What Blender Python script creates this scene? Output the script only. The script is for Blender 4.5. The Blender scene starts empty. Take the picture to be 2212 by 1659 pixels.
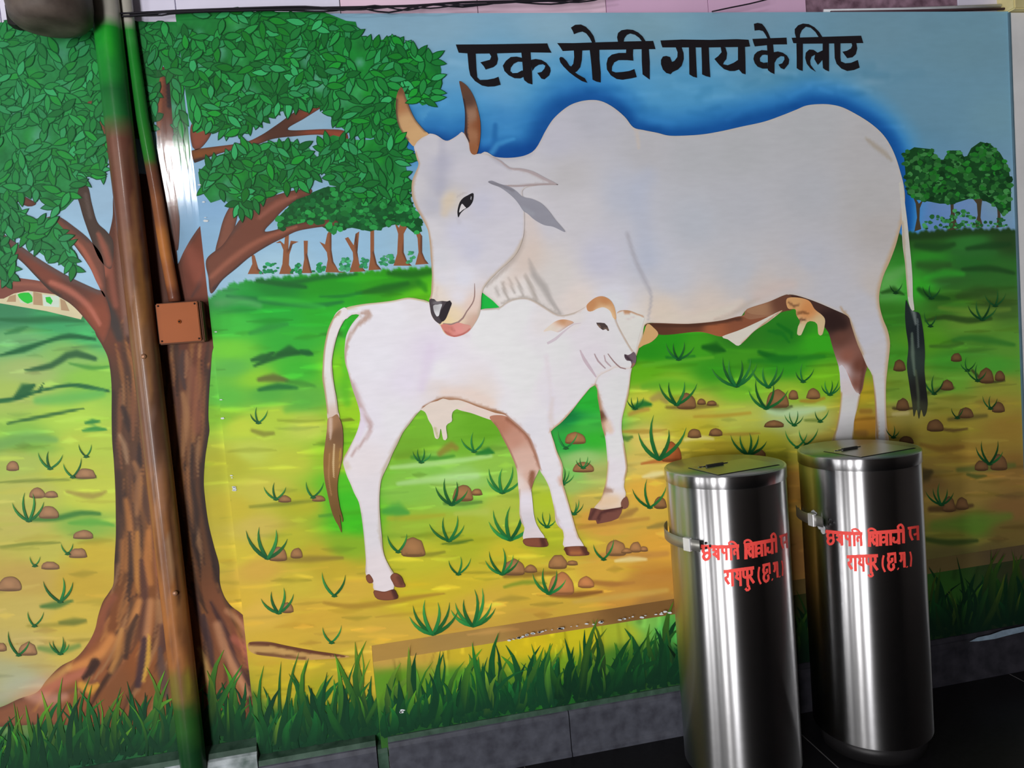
import bpy, bmesh, math, random
import numpy as np
from mathutils import Vector, Matrix
from mathutils.geometry import delaunay_2d_cdt

random.seed(7)
rng = np.random.default_rng(7)
S = bpy.context.scene
COL = S.collection

# ------------------------------------------------------------------ camera
FPX, CX, CY = 1600.0, 1106.0, 829.5
YAW, PITCH, ROLL = (math.radians(a) for a in (10.4, 3.9, 4.72))
CAM = np.array([0.0, -2.3, 1.375])
_f = np.array([math.sin(YAW) * math.cos(PITCH), math.cos(YAW) * math.cos(PITCH), -math.sin(PITCH)])
_r0 = np.array([math.cos(YAW), -math.sin(YAW), 0.0])
_d0 = np.cross(_f, _r0)
_r = math.cos(ROLL) * _r0 + math.sin(ROLL) * _d0
_d = -math.sin(ROLL) * _r0 + math.cos(ROLL) * _d0
cam = bpy.data.objects.new('camera', bpy.data.cameras.new('camera'))
COL.objects.link(cam)
cam.matrix_world = Matrix(((_r[0], -_d[0], -_f[0], CAM[0]), (_r[1], -_d[1], -_f[1], CAM[1]),
                           (_r[2], -_d[2], -_f[2], CAM[2]), (0, 0, 0, 1)))
cam.data.sensor_fit = 'HORIZONTAL'
cam.data.sensor_width = 36.0
cam.data.lens = FPX / 2212.0 * 36.0
cam.data.clip_start = 0.02
S.camera = cam

# ------------------------------------------------------------------ world, daylight, exposure
W = bpy.data.worlds.new('world'); S.world = W; W.use_nodes = True
W.node_tree.nodes['Background'].inputs[0].default_value = (0.85, 0.92, 1.0, 1)
W.node_tree.nodes['Background'].inputs[1].default_value = 0.25
S.view_settings.view_transform = 'Standard'
S.view_settings.look = 'None'
S.view_settings.gamma = 1.0
S.view_settings.exposure = 0.75
S.view_settings.use_curve_mapping = False
S.cycles.max_bounces = 6
S.cycles.diffuse_bounces = 3

def area(name, loc, target, sx, sy, power, col=(1, 1, 1)):
    d = bpy.data.lights.new(name, 'AREA'); d.shape = 'RECTANGLE'; d.size = sx; d.size_y = sy
    d.energy = power; d.color = col
    o = bpy.data.objects.new(name, d); COL.objects.link(o); o.location = loc
    o.rotation_euler = (Vector(target) - Vector(loc)).to_track_quat('-Z', 'Y').to_euler()
    return o
# daylight entering by the open doorways on the left, the rear entrance and the ventilator above it
for _n, (_y0, _y1), _p in (('doorway_daylight', (-1.32, -0.98), 13), ('doorway_daylight', (-1.95, -1.6), 13), ('doorway_daylight', (-2.75, -2.5), 9), ('doorway_daylight', (-3.95, -3.5), 75)):
    area(_n, (-2.75, (_y0 + _y1) / 2, 0.85), (0, (_y0 + _y1) / 2, 0.85), _y1 - _y0, 1.7, _p, (1.0, 0.98, 0.98))
area('entrance_daylight', (-2.0, -5.15, 0.95), (-2.0, 0, 0.95), 0.75, 1.9, 105, (1.0, 0.985, 1.0))
area('ventilator_daylight', (-1.68, -5.15, 3.12), (-1.68, 0, 3.12), 0.46, 0.5, 26, (1.0, 1.0, 1.0))


def ray(x, y):
    x = np.asarray(x, float); y = np.asarray(y, float)
    return _f + ((x - CX) / FPX)[..., None] * _r + ((y - CY) / FPX)[..., None] * _d
def onwall(x, y, py=0.0):                # picture point -> the point of the plane Y = py seen there
    v = ray(x, y); t = (np.asarray(py, float) - CAM[1]) / v[..., 1]
    return CAM + v * t[..., None]
def topix(P):
    q = np.asarray(P, float) - CAM; w = q @ _f
    return np.stack([CX + FPX * (q @ _r) / w, CY + FPX * (q @ _d) / w], -1)

# ------------------------------------------------------------------ materials
def nodes(name):
    m = bpy.data.materials.new(name); m.use_nodes = True
    return m, m.node_tree.nodes, m.node_tree.links, m.node_tree.nodes['Principled BSDF']
def plain(name, col, rough=0.6, metal=0.0, var=0.15, scale=20.0, bump=0.0, col2=None, spec=0.2):
    m, n, l, b = nodes(name)
    b.inputs['Roughness'].default_value = rough; b.inputs['Metallic'].default_value = metal
    b.inputs['Specular IOR Level'].default_value = spec
    tc = n.new('ShaderNodeTexCoord'); nz = n.new('ShaderNodeTexNoise')
    nz.inputs['Scale'].default_value = scale; nz.inputs['Detail'].default_value = 6
    l.new(tc.outputs['Object'], nz.inputs['Vector'])
    r = n.new('ShaderNodeValToRGB')
    c2 = col2 or tuple(c * (1 - var) for c in col)
    r.color_ramp.elements[0].position = 0.3; r.color_ramp.elements[1].position = 0.7
    r.color_ramp.elements[0].color = (*c2, 1); r.color_ramp.elements[1].color = (*col, 1)
    l.new(nz.outputs['Fac'], r.inputs['Fac']); l.new(r.outputs['Color'], b.inputs['Base Color'])
    if bump:
        bp = n.new('ShaderNodeBump'); bp.inputs['Strength'].default_value = bump; bp.inputs['Distance'].default_value = 0.004
        l.new(nz.outputs['Fac'], bp.inputs['Height']); l.new(bp.outputs['Normal'], b.inputs['Normal'])
    return m
def lin(c):
    c = np.asarray(c, float) / 255.0
    return np.where(c <= 0.04045, c / 12.92, ((c + 0.055) / 1.055) ** 2.4)
def srgb(r, g, b): return tuple(float(v) for v in lin((r, g, b)))

def paint_mat(name, rough, bump, coat=0.0):
    m, n, l, b = nodes(name)
    at = n.new('ShaderNodeAttribute'); at.attribute_name = 'paint'
    tc = n.new('ShaderNodeTexCoord'); mp = n.new('ShaderNodeMapping'); mp.inputs['Scale'].default_value = (16, 16, 60)
    nz = n.new('ShaderNodeTexNoise'); nz.inputs['Scale'].default_value = 1.0; nz.inputs['Detail'].default_value = 5
    l.new(tc.outputs['Object'], mp.inputs[0]); l.new(mp.outputs[0], nz.inputs['Vector'])
    mr = n.new('ShaderNodeMapRange'); mr.inputs[1].default_value = 0.3; mr.inputs[2].default_value = 0.7
    mr.inputs[3].default_value = 0.97; mr.inputs[4].default_value = 1.025
    l.new(nz.outputs['Fac'], mr.inputs[0])
    mx = n.new('ShaderNodeVectorMath'); mx.operation = 'SCALE'
    l.new(at.outputs['Color'], mx.inputs[0]); l.new(mr.outputs[0], mx.inputs['Scale'])
    l.new(mx.outputs[0], b.inputs['Base Color'])
    b.inputs['Roughness'].default_value = rough; b.inputs['Specular IOR Level'].default_value = 0.12
    b.inputs['Coat Weight'].default_value = coat; b.inputs['Coat Roughness'].default_value = 0.12
    n2 = n.new('ShaderNodeTexNoise'); n2.inputs['Scale'].default_value = 45; n2.inputs['Detail'].default_value = 4
    l.new(tc.outputs['Object'], n2.inputs['Vector'])
    bp = n.new('ShaderNodeBump'); bp.inputs['Strength'].default_value = bump; bp.inputs['Distance'].default_value = 0.002
    l.new(n2.outputs['Fac'], bp.inputs['Height']); l.new(bp.outputs['Normal'], b.inputs['Normal'])
    return m
PAINT = paint_mat('mural_paint', 0.5, 0.12)
PAINT_L = PAINT
PIPEPAINT = paint_mat('pipe_gloss_paint', 0.34, 0.3, 0.15)

# ------------------------------------------------------------------ object helpers
def link(name, me, mat=None, parent=None, **props):
    o = bpy.data.objects.new(name, me); COL.objects.link(o)
    if mat is not None: me.materials.append(mat)
    o.parent = parent
    for k, v in props.items(): o[k] = v
    return o
def empty(name, loc, **props):
    o = bpy.data.objects.new(name, None); COL.objects.link(o); o.location = loc; o.empty_display_size = 0.05
    for k, v in props.items(): o[k] = v
    return o
def pmesh(name, V, F, smooth=False):
    me = bpy.data.meshes.new(name); me.from_pydata([tuple(map(float, v)) for v in V], [], F); me.update()
    if smooth: me.polygons.foreach_set('use_smooth', [True] * len(me.polygons))
    return me
def setcol(me, cols):
    a = me.color_attributes.new('paint', 'FLOAT_COLOR', 'POINT')
    c = np.ones((len(me.vertices), 4), np.float32); c[:, :3] = cols
    a.data.foreach_set('color', c.ravel())
def box(name, x0, x1, y0, y1, z0, z1, mat, parent=None, bevel=0.0, **props):
    bm = bmesh.new(); bmesh.ops.create_cube(bm, size=1)
    for v in bm.verts:
        v.co = Vector(((x0 + x1) / 2 + v.co.x * (x1 - x0), (y0 + y1) / 2 + v.co.y * (y1 - y0), (z0 + z1) / 2 + v.co.z * (z1 - z0)))
    if bevel: bmesh.ops.bevel(bm, geom=bm.edges[:], offset=bevel, segments=2, affect='EDGES')
    me = bpy.data.meshes.new(name); bm.to_mesh(me); bm.free()
    if parent is not None:
        o = link(name, me, mat, parent, **props); o.matrix_parent_inverse = Matrix.Translation(-parent.location)
        return o
    return link(name, me, mat, None, **props)
def tube(name, pts, r, mat, parent=None, n=12, **props):
    pts = [Vector(p) for p in pts]; V = []; F = []
    for i, p in enumerate(pts):
        a = pts[max(i - 1, 0)]; b = pts[min(i + 1, len(pts) - 1)]; t = (b - a).normalized()
        u = t.orthogonal().normalized() if abs(t.z) > 0.9 else t.cross(Vector((0, 0, 1))).normalized()
        w = t.cross(u)
        rr = r[i] if hasattr(r, '__len__') else r
        for k in range(n):
            an = 2 * math.pi * k / n; V.append(p + rr * (math.cos(an) * u + math.sin(an) * w))
        if i:
            for k in range(n):
                F.append(((i - 1) * n + k, (i - 1) * n + (k + 1) % n, i * n + (k + 1) % n, i * n + k))
    F.append(tuple(range(n))[::-1]); F.append(tuple(range((len(pts) - 1) * n, len(pts) * n)))
    me = pmesh(name, V, F, True)
    o = link(name, me, mat, parent, **props)
    if parent is not None: o.matrix_parent_inverse = Matrix.Translation(-parent.location)
    return o
def lathe(name, prof, cx, cy, mat, parent=None, n=64, a0=0.0, a1=2 * math.pi, smooth=True, **props):
    full = abs(a1 - a0 - 2 * math.pi) < 1e-6; m = n if full else n + 1; V = []; F = []
    for (r, z) in prof:
        for k in range(m):
            a = a0 + (a1 - a0) * k / n; V.append((cx + r * math.cos(a), cy + r * math.sin(a), z))
    for i in range(len(prof) - 1):
        for k in range(n):
            k2 = (k + 1) % m
            F.append((i * m + k, i * m + k2, (i + 1) * m + k2, (i + 1) * m + k))
    me = pmesh(name, V, F, smooth); 
    o = link(name, me, mat, parent, **props)
    if parent is not None: o.matrix_parent_inverse = Matrix.Translation(-parent.location)
    return o

# ------------------------------------------------------------------ how much daylight reaches each point of the wall (reflectance = seen colour / daylight)
_EC = [-0.6925, 0.0791, -0.1585, -0.0403, -0.4711, -0.0443, 0.0545, -0.1362, -0.001, 0.0224]
def daylight(x, y):
    u = np.clip(np.asarray(x, float), -150, 2300) / 1000 - 1.1; v = np.clip(np.asarray(y, float), -50, 1600) / 1000 - 0.8
    s = 0.0; k = 0
    for i in range(4):
        for j in range(4 - i):
            s = s + _EC[k] * u ** i * v ** j; k += 1
    return np.exp(s) * 1.68

def seen(r, g, b, x, y):                # paint that reads (r, g, b) in the daylight found at picture point x, y
    return tuple(float(v) for v in np.clip(lin((r, g, b)) / daylight(float(x), float(y)), 0.003, 0.9))
def albedo(c255, xy):
    E = daylight(xy[..., 0], xy[..., 1])[..., None]
    return np.clip(lin(c255) / E, 0.004, 0.88)

# ------------------------------------------------------------------ the room
ROOM_DARK = plain('room_wall_paint', srgb(70, 64, 62), 0.8)
PLASTER = plain('grey_plaster', srgb(208, 207, 204), 0.75, var=0.2, scale=9, bump=0.3)
GRANITE = plain('black_granite', srgb(30, 29, 32), 0.32, var=0.35, scale=60, bump=0.05)
box('floor', -2.7, 4.6, -5.2, 0.3, -0.06, 0.0, GRANITE, kind='structure')
box('ceiling', -2.9, 4.8, -5.4, 0.4, 3.8, 3.9, ROOM_DARK, kind='structure')
box('wall_right', 4.5, 4.65, -5.2, 0.3, 0, 3.8, ROOM_DARK, kind='structure')
def holed(name, axis, pos, a0, a1, z1, holes):
    # a wall with rectangular openings: the strips between and around them
    w = empty(name, (0, 0, 0), kind='structure')
    ed = sorted({a0, a1, *[h[0] for h in holes], *[h[1] for h in holes]})
    for i in range(len(ed) - 1):
        u0, u1 = ed[i], ed[i + 1]
        hs = [h for h in holes if h[0] <= u0 + 1e-6 and h[1] >= u1 - 1e-6]
        zs = [(0, z1)] if not hs else [(0, hs[0][2]), (hs[0][3], z1)]
        if len(hs) > 1: hs.sort(key=lambda h: h[2]); zs = [(0, hs[0][2]), (hs[0][3], hs[1][2]), (hs[1][3], z1)]
        for z0, z2 in zs:
            if z2 - z0 < 1e-3: continue
            if axis == 'x': box('wall_section', pos - 0.1, pos, u0, u1, z0, z2, ROOM_DARK, w)
            else: box('wall_section', u0, u1, pos - 0.1, pos, z0, z2, ROOM_DARK, w)
    return w
holed('wall_left', 'x', -2.6, -5.2, 0.3, 3.8, [(-1.34, -0.96, 0.0, 1.72), (-1.97, -1.58, 0.0, 1.72), (-2.77, -2.48, 0.0, 1.72), (-3.97, -3.48, 0.0, 1.72)])
holed('wall_rear', 'y', -5.0, -2.7, 4.6, 3.8, [(-2.375, -1.625, 0.0, 1.95), (-1.92, -1.44, 2.86, 3.38)])

# ------------------------------------------------------------------ planes of the painted wall
Y_MAIN, Y_LEFT, Y_PLINTH = 0.0, 0.02, -0.03
EDGE_X = -0.456                          # vertical edge between the left wall strip and the main panel
EPS = 0.00016                            # thickness of one coat of paint
PL = {'M': Y_MAIN, 'L': Y_LEFT, 'P': Y_PLINTH}

def pts(s): return [tuple(float(v) for v in p.split(',')) for p in s.split()]
def catmull(p, closed, step):
    p = np.asarray(p, float); n = len(p); out = []
    rg = range(n) if closed else range(n - 1)
    for i in rg:
        p1, p2 = p[i], p[(i + 1) % n]
        p0 = p[(i - 1) % n] if (closed or i > 0) else p1
        p3 = p[(i + 2) % n] if (closed or i < n - 2) else p2
        k = max(1, int(np.linalg.norm(p2 - p1) / step))
        for t in np.arange(k) / k:
            out.append(0.5 * ((2 * p1) + (-p0 + p2) * t + (2 * p0 - 5 * p1 + 4 * p2 - p3) * t * t + (-p0 + 3 * p1 - 3 * p2 + p3) * t ** 3))
    if not closed: out.append(p[-1])
    return np.array(out)
def linear(p, step):
    p = np.asarray(p, float); out = []
    for i in range(len(p)):
        a, b = p[i], p[(i + 1) % len(p)]; k = max(1, int(np.linalg.norm(b - a) / step))
        out += [a + (b - a) * t / k for t in range(k)]
    return np.array(out)
def inside(q, poly):
    x, y = q[:, 0], q[:, 1]; r = np.zeros(len(q), bool); j = len(poly) - 1
    for i in range(len(poly)):
        xi, yi = poly[i]; xj, yj = poly[j]
        if yi != yj:
            r ^= ((yi > y) != (yj > y)) & (x < (xj - xi) * (y - yi) / (yj - yi) + xi)
        j = i
    return r
def seg_dist(q, path):
    path = np.asarray(path, float); best = np.full(len(q), 1e9); par = np.zeros(len(q)); m = max(len(path) - 1, 1)
    if len(path) == 1: return np.linalg.norm(q - path[0], axis=1), par
    for i in range(len(path) - 1):
        a = path[i]; ab = path[i + 1] - a; L = ab @ ab + 1e-9
        t = np.clip(((q - a) @ ab) / L, 0, 1); d = np.linalg.norm(q - (a + t[:, None] * ab), axis=1)
        k = d < best; best[k] = d[k]; par[k] = (i + t[k]) / m
    return best, par
def idw(q, samples, p=4, s=12.0, ax=0.55):
    A = np.array([t[:2] for t in samples], float); C = np.array([t[2:5] for t in samples], float); out = np.empty((len(q), 3))
    for i in range(0, len(q), 40000):
        c = q[i:i + 40000]
        d2 = ((c[:, None, 0] - A[None, :, 0]) * ax) ** 2 + (c[:, None, 1] - A[None, :, 1]) ** 2
        w = 1.0 / (d2 + s * s) ** (p / 2); out[i:i + 40000] = (w @ C) / w.sum(1)[:, None]
    return out
def brush(q, col, path, width, colour, op=1.0, soft=0.6, mult=False):
    """lay one stroke of paint (picture units) over the colours col of the points q"""
    path = np.asarray(pts(path) if isinstance(path, str) else path, float)
    if len(path) > 2: path = catmull(path, False, 14)
    W_ = np.atleast_1d(np.asarray(width, float)); mx = W_.max() * (1 + soft)
    lo, hi = path.min(0) - mx, path.max(0) + mx
    k = np.flatnonzero((q[:, 0] > lo[0]) & (q[:, 0] < hi[0]) & (q[:, 1] > lo[1]) & (q[:, 1] < hi[1]))
    if not len(k): return
    d, t = seg_dist(q[k], path)
    w = np.interp(t, np.linspace(0, 1, len(W_)), W_) + 1e-6
    e = np.clip((w * (1 + soft) - d) / (2 * soft * w + 1e-6), 0, 1); a = (e * e * (3 - 2 * e) * op)[:, None]
    c = np.asarray(colour, float)
    col[k] = col[k] * (1 - a + a * c) if mult else col[k] * (1 - a) + c * a
def patchwork(q, col, n, box_, lmin, lmax, wmin, wmax, amp, slope=-0.05):
    """the visible brushwork: short, mostly level strokes a little lighter or darker than what they cover"""
    for _ in range(n):
        x = random.uniform(box_[0], box_[1]); y = random.uniform(box_[2], box_[3]); L = random.uniform(lmin, lmax)
        dy = L * (slope + random.uniform(-0.06, 0.06)); g = 1 + random.uniform(-amp, amp)
        brush(q, col, [(x, y), (x + L / 2, y + dy / 2 + random.uniform(-3, 3)), (x + L, y + dy)], [1, random.uniform(wmin, wmax), 1],
              (g * random.uniform(.96, 1.04), g, g * random.uniform(.9, 1.06)), 0.9, 0.8, True)

MURAL = empty('mural', (0.9, 0.0, 0.15), label='hand-painted wall mural of a white cow licking her calf beside a brown tree', category='mural')
INV = Matrix.Translation(-MURAL.location)
def attach(o, parent):
    o.parent = parent
    if parent is MURAL: o.matrix_parent_inverse = INV
    return o
def shape(name, poly, base, plane='M', layer=1, parent=None, strokes=(), smooth=True, step=6.0, outline=None, grain=0.0, ax=1.0, label=None, bstep=None):
    """a flat painted shape: outline traced in the picture, laid on its wall plane, coloured by brush strokes"""
    poly = pts(poly) if isinstance(poly, str) else poly
    B = catmull(poly, True, bstep or step) if smooth else linear(poly, bstep or step)
    lo, hi = B.min(0), B.max(0)
    gx, gy = np.meshgrid(np.arange(lo[0], hi[0], step), np.arange(lo[1], hi[1], step * 0.87))
    gx = gx + (np.arange(gx.shape[0]) % 2)[:, None] * step / 2
    G = np.stack([gx.ravel(), gy.ravel()], 1); G = G[inside(G, B)]; CB = np.vstack([B, B[:1]]); R_ = []
    if outline or strokes:
        tg = np.roll(B, -1, 0) - np.roll(B, 1, 0); nn = np.stack([-tg[:, 1], tg[:, 0]], 1); nn /= np.linalg.norm(nn, axis=1)[:, None] + 1e-9
        if not inside((B + nn * .5), B).mean() > .5: nn = -nn
        for dd in (2.2, 5.0):
            R1 = B + nn * dd; R1 = R1[inside(R1, B)]
            if len(R1): R_.append(R1[seg_dist(R1, CB)[0] > dd * .85])
    if len(G):
        d, _ = seg_dist(G, CB); G = G[d > (6.8 if R_ else step * 0.45)]
    Q = np.vstack([B] + R_ + [G]); n = len(B)
    res = delaunay_2d_cdt([Vector(v) for v in Q], [(i, (i + 1) % n) for i in range(n)], [], 0, 1e-5)
    V = np.array([tuple(v) for v in res[0]]); F = [tuple(f) for f in res[2]]
    cen = np.array([V[list(f)].mean(0) for f in F]); ok = inside(cen, B)
    F = [f for f, k in zip(F, ok) if k]
    col = idw(V, base, 3, 8.0, ax) if isinstance(base, list) else np.tile(np.asarray(base, float), (len(V), 1))
    if outline:
        d, _ = seg_dist(V, np.vstack([B, B[:1]])); a = (outline[2] * np.clip(1 - d / outline[1], 0, 1) ** 1.5)[:, None]
        col = col * (1 - a) + np.asarray(outline[0], float) * a
    for s in strokes: brush(V, col, *s)
    if grain: col = col * (1 + rng.normal(0, grain, (len(V), 1)))
    P3 = onwall(V[:, 0], V[:, 1], PL[plane] - layer * EPS)
    me = pmesh(name, P3, F); setcol(me, albedo(np.clip(col, 0, 255), V))
    o = link(name, me, PAINT_L if plane == 'L' else PAINT); attach(o, parent or MURAL)
    if label: o['label'] = label
    return o
def poly_mesh(name, polys, colours, plane, layer, parent=None, **props):
    """several small flat polygons (picture units) joined into one painted part"""
    V = []; F = []; C = []
    for p, c in zip(polys, colours):
        k = len(V); V += [tuple(v) for v in p]; F.append(tuple(range(k, k + len(p))))
    V = np.array(V, float); lift = np.concatenate([np.full(len(p), 1.2e-3 * ((i * .618034 + layer * .37) % 1)) for i, p in enumerate(polys)])
    P3 = onwall(V[:, 0], V[:, 1], PL[plane] - layer * EPS - lift)
    C = np.vstack([c if np.ndim(c) == 2 else np.tile(c, (len(p), 1)) for p, c in zip(polys, colours)])
    me = pmesh(name, P3, F); setcol(me, albedo(np.array(C, float), V))
    o = link(name, me, PAINT_L if plane == 'L' else PAINT, None, **props); return attach(o, parent or MURAL)

# ------------------------------------------------------------------ the walls behind the paint
box('wall_back', EDGE_X, 2.302, 0.001, 0.22, 0.0, 2.357, PLASTER, kind='structure')
box('wall_back_strip', -2.6, EDGE_X, 0.021, 0.22, 0.0, 2.342, PLASTER, kind='structure')
def prism(name, prof, x0, x1, mat, **props):
    n = len(prof); V = [(x0, y, z) for y, z in prof] + [(x1, y, z) for y, z in prof]
    F = [tuple(range(n))[::-1], tuple(range(n, 2 * n))] + [(i, (i + 1) % n, n + (i + 1) % n, n + i) for i in range(n)]
    me = pmesh(name, V, F); bm = bmesh.new(); bm.from_mesh(me); bmesh.ops.recalc_face_normals(bm, faces=bm.faces[:]); bm.to_mesh(me); bm.free()
    return link(name, me, mat, None, **props)
prism('trim_1', [(0.0, 0.0), (0.0, 0.4445), (Y_PLINTH + 0.001, 0.4045), (Y_PLINTH + 0.001, 0.0)], -0.088, 2.302, PLASTER, kind='structure')

# ------------------------------------------------------------------ mural ground: sky and meadow
SKY = [tuple(map(float, s.split(','))) for s in """
20,440,152,188,212 150,540,165,205,230 230,430,150,182,205 40,590,170,208,230 400,520,130,170,200 460,450,130,170,205 520,500,140,180,208 600,580,165,200,218
750,530,145,185,212 900,400,130,168,190 900,520,150,185,205 850,60,125,160,180 950,60,126,162,182 1200,50,126,160,178 1400,50,115,150,165 1600,40,106,140,158
1900,60,98,132,148 2100,100,95,130,145 2150,250,98,135,150 2030,250,92,130,150 2180,420,110,140,155 1050,140,105,158,190 1200,190,95,158,195 1300,180,88,152,190 1500,190,78,142,180
1700,200,78,132,160 970,250,78,148,195 1080,280,50,118,180 940,270,72,142,190 1950,300,85,130,155 1970,450,75,112,165 2050,440,95,125,170 650,240,140,170,190 700,330,135,170,190
-150,300,150,190,210 2350,300,95,130,145""".split()]
GROUND = [tuple(map(float, s.split(','))) for s in """
20,680,60,135,90 120,690,62,165,100 200,720,72,180,105 40,740,112,182,112 150,770,140,192,96 60,800,165,190,110 200,820,140,200,72 40,850,170,196,92 150,900,175,215,76 60,950,132,190,72
180,950,180,205,72 40,1000,170,190,86 150,1020,190,200,72 60,1060,186,190,90 200,1080,195,205,72 50,1130,190,182,90 180,1130,135,180,72 100,1180,190,186,80 200,1200,200,176,56 60,1250,190,162,80
180,1260,196,166,56 60,1320,196,176,90 150,1340,205,180,70 60,1400,190,172,100 150,1400,200,176,80 20,1460,172,172,128 100,1500,200,152,110 60,1560,100,130,70 200,1560,45,110,60 350,1560,40,110,50
480,1570,25,75,38 520,1520,60,110,42 200,1620,25,80,50 50,1620,45,105,58 400,1600,30,90,38
480,640,60,160,80 520,650,25,150,50 600,620,25,132,42 700,620,36,150,30 850,610,46,152,26 915,640,92,190,26 600,680,36,170,50 700,670,42,172,40 500,700,62,190,60 620,740,50,172,50 500,760,112,205,52
640,800,62,182,46 500,790,92,182,70 580,850,82,172,60 560,820,140,205,46 660,860,92,176,60 490,860,92,186,60 600,900,176,205,60 520,920,190,210,60 660,920,190,206,80 540,980,190,205,80
620,1000,186,196,60 500,1000,176,180,50 480,900,132,190,46 490,1000,180,180,46 500,1100,196,180,52 505,1200,205,186,56 515,1300,210,176,56 570,1060,196,190,70 650,1090,176,176,42 560,1140,200,180,80
620,1170,180,180,46 680,1200,186,166,46 560,1230,206,166,66 640,1260,200,180,56 735,1000,150,190,42 745,800,125,205,30 760,900,150,205,30 755,960,125,195,30 750,1040,80,190,30 750,1080,62,186,30 765,1130,62,182,26 750,1180,132,172,36 720,1230,190,166,46
760,1270,205,170,60 560,1320,215,176,70 680,1330,205,166,56 600,1400,206,170,56 740,1380,200,166,60 620,1450,196,170,46 600,1490,186,166,40 700,1490,165,160,36 760,1470,190,165,50 600,1570,30,90,40 700,1570,25,80,36 780,1570,25,76,40 650,1620,20,60,40
900,1290,200,180,42 900,1200,190,186,46 880,1140,150,180,52 870,1060,132,190,70 940,1000,132,196,76 1000,1030,150,200,102 900,960,112,170,42 1000,960,112,176,46 1040,920,100,166,36 960,900,112,180,46
900,930,116,180,46 1060,1000,140,190,70 1000,1080,136,190,70 1080,1100,170,186,66 1000,1130,166,180,52 1000,1180,170,176,42 1100,1200,196,180,46 1000,1260,196,176,46 1050,1300,200,166,60
1150,1280,200,166,56 1250,1320,190,156,56 1350,1290,186,136,56 1420,1250,176,126,52 1440,1180,200,150,56 1300,1230,200,160,60 1400,1310,150,110,56 1200,1250,206,180,60 1000,1370,190,150,62 860,1370,200,165,62
1150,1340,185,150,60 1190,1080,170,190,46 1180,1160,166,176,42 1270,870,42,172,52 1230,905,20,122,62 1260,920,62,170,62 1280,950,52,172,46 1230,960,42,162,62 1255,990,150,190,112 1280,1020,170,170,96 1240,1020,122,190,92
1230,1050,150,180,92 1270,1080,186,166,76 1290,1120,200,150,62 1060,655,30,180,66
1400,760,40,136,26 1450,740,40,140,26 1500,750,62,150,30 1390,800,92,166,26 1600,730,42,112,30 1700,720,36,112,30 1600,780,62,140,30 1770,740,52,152,30 1550,800,52,140,30 1700,790,46,136,30 1450,830,122,180,42
1600,840,112,176,42 1780,820,102,166,30 1700,850,132,170,46 1400,870,190,190,62 1500,880,180,170,66 1400,950,206,186,92 1500,930,176,166,46 1600,900,170,176,72 1700,900,160,180,122 1650,960,166,166,46
1750,920,166,176,92 1790,950,166,150,62 1390,1000,200,176,86 1390,1060,206,160,62 1550,980,166,150,42 1870,850,160,140,36 1870,920,166,120,42 1930,850,96,130,42 1500,1050,165,145,50 1700,1050,150,110,50 1700,1200,120,85,45 1850,1100,130,100,45
2000,520,36,76,30 2100,530,42,102,42 2180,520,36,62,30 2000,560,42,122,36 2100,570,36,92,36 2050,600,42,86,36 2150,590,42,92,36 1980,620,46,146,36 1920,620,82,150,70 1920,680,46,106,30 2050,650,46,92,30
2150,660,56,86,36 2100,700,86,126,42 2000,740,72,130,30 2100,740,62,112,36 2180,750,76,126,42 2050,780,56,122,36 2150,790,62,132,42 1940,770,62,130,36 1960,820,102,136,46 2050,830,86,136,42 2150,830,122,126,46
2050,870,122,122,46 2150,880,130,116,46 1950,890,140,130,62 2050,920,130,116,42 2180,920,126,102,42 1980,950,130,116,46 2080,980,126,102,42 2050,1020,126,106,46 2180,1020,112,86,42 2010,1040,96,76,42 2100,1060,116,96,46
2050,1100,116,96,46 2180,1100,102,76,42 2060,1160,92,92,36 2100,1135,66,96,30 2180,1150,86,72,36 2050,1195,72,66,36 2150,1195,76,66,36 2100,1222,48,55,32
-150,800,150,190,100 -150,1200,190,180,85 -150,1600,40,100,55 2350,700,60,100,36 2350,1100,105,85,42""".split()]
PLINTH = [tuple(map(float, s.split(','))) for s in """
830,1420,190,152,72 830,1480,90,140,36 900,1410,195,158,62 860,1470,90,140,32 900,1540,25,72,36 1000,1410,192,168,42 1000,1470,72,132,36 1050,1530,25,76,36 1150,1395,200,176,30 1200,1440,105,142,30 1200,1495,25,90,30
1250,1380,188,176,30 1350,1365,155,166,42 1400,1350,112,170,72 1350,1425,62,112,36 1400,1440,25,56,30 1300,1500,20,62,30 1440,1360,62,142,62 1440,1430,20,62,30 1600,1330,70,70,30 1600,1400,16,38,18 1750,1290,40,42,20 1750,1380,12,24,14
2050,1275,30,60,20 2030,1330,14,32,14 2150,1275,26,44,20 2100,1340,14,24,16 2200,1310,16,26,18 2200,1250,34,36,22 2350,1300,16,26,18""".split()]  # right end: dark green paint, with some lower-right shade put into the colour
CHAMFER = [tuple(map(float, s.split(','))) for s in """
830,1395,172,136,70 1000,1380,166,132,72 1200,1350,150,112,62 1400,1318,112,82,46 1700,1270,80,65,36 2050,1222,72,62,36 2200,1200,62,52,36""".split()]
HX = [-300, 0, 60, 130, 240, 455, 500, 560, 650, 760, 850, 935, 1500, 1960, 2060, 2220, 2400]
HY = [640, 648, 650, 668, 690, 640, 612, 602, 594, 588, 581, 576, 560, 503, 493, 495, 497]
D1, D2, D3 = (20, 95, 40), (28, 80, 38), (45, 92, 45)
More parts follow.
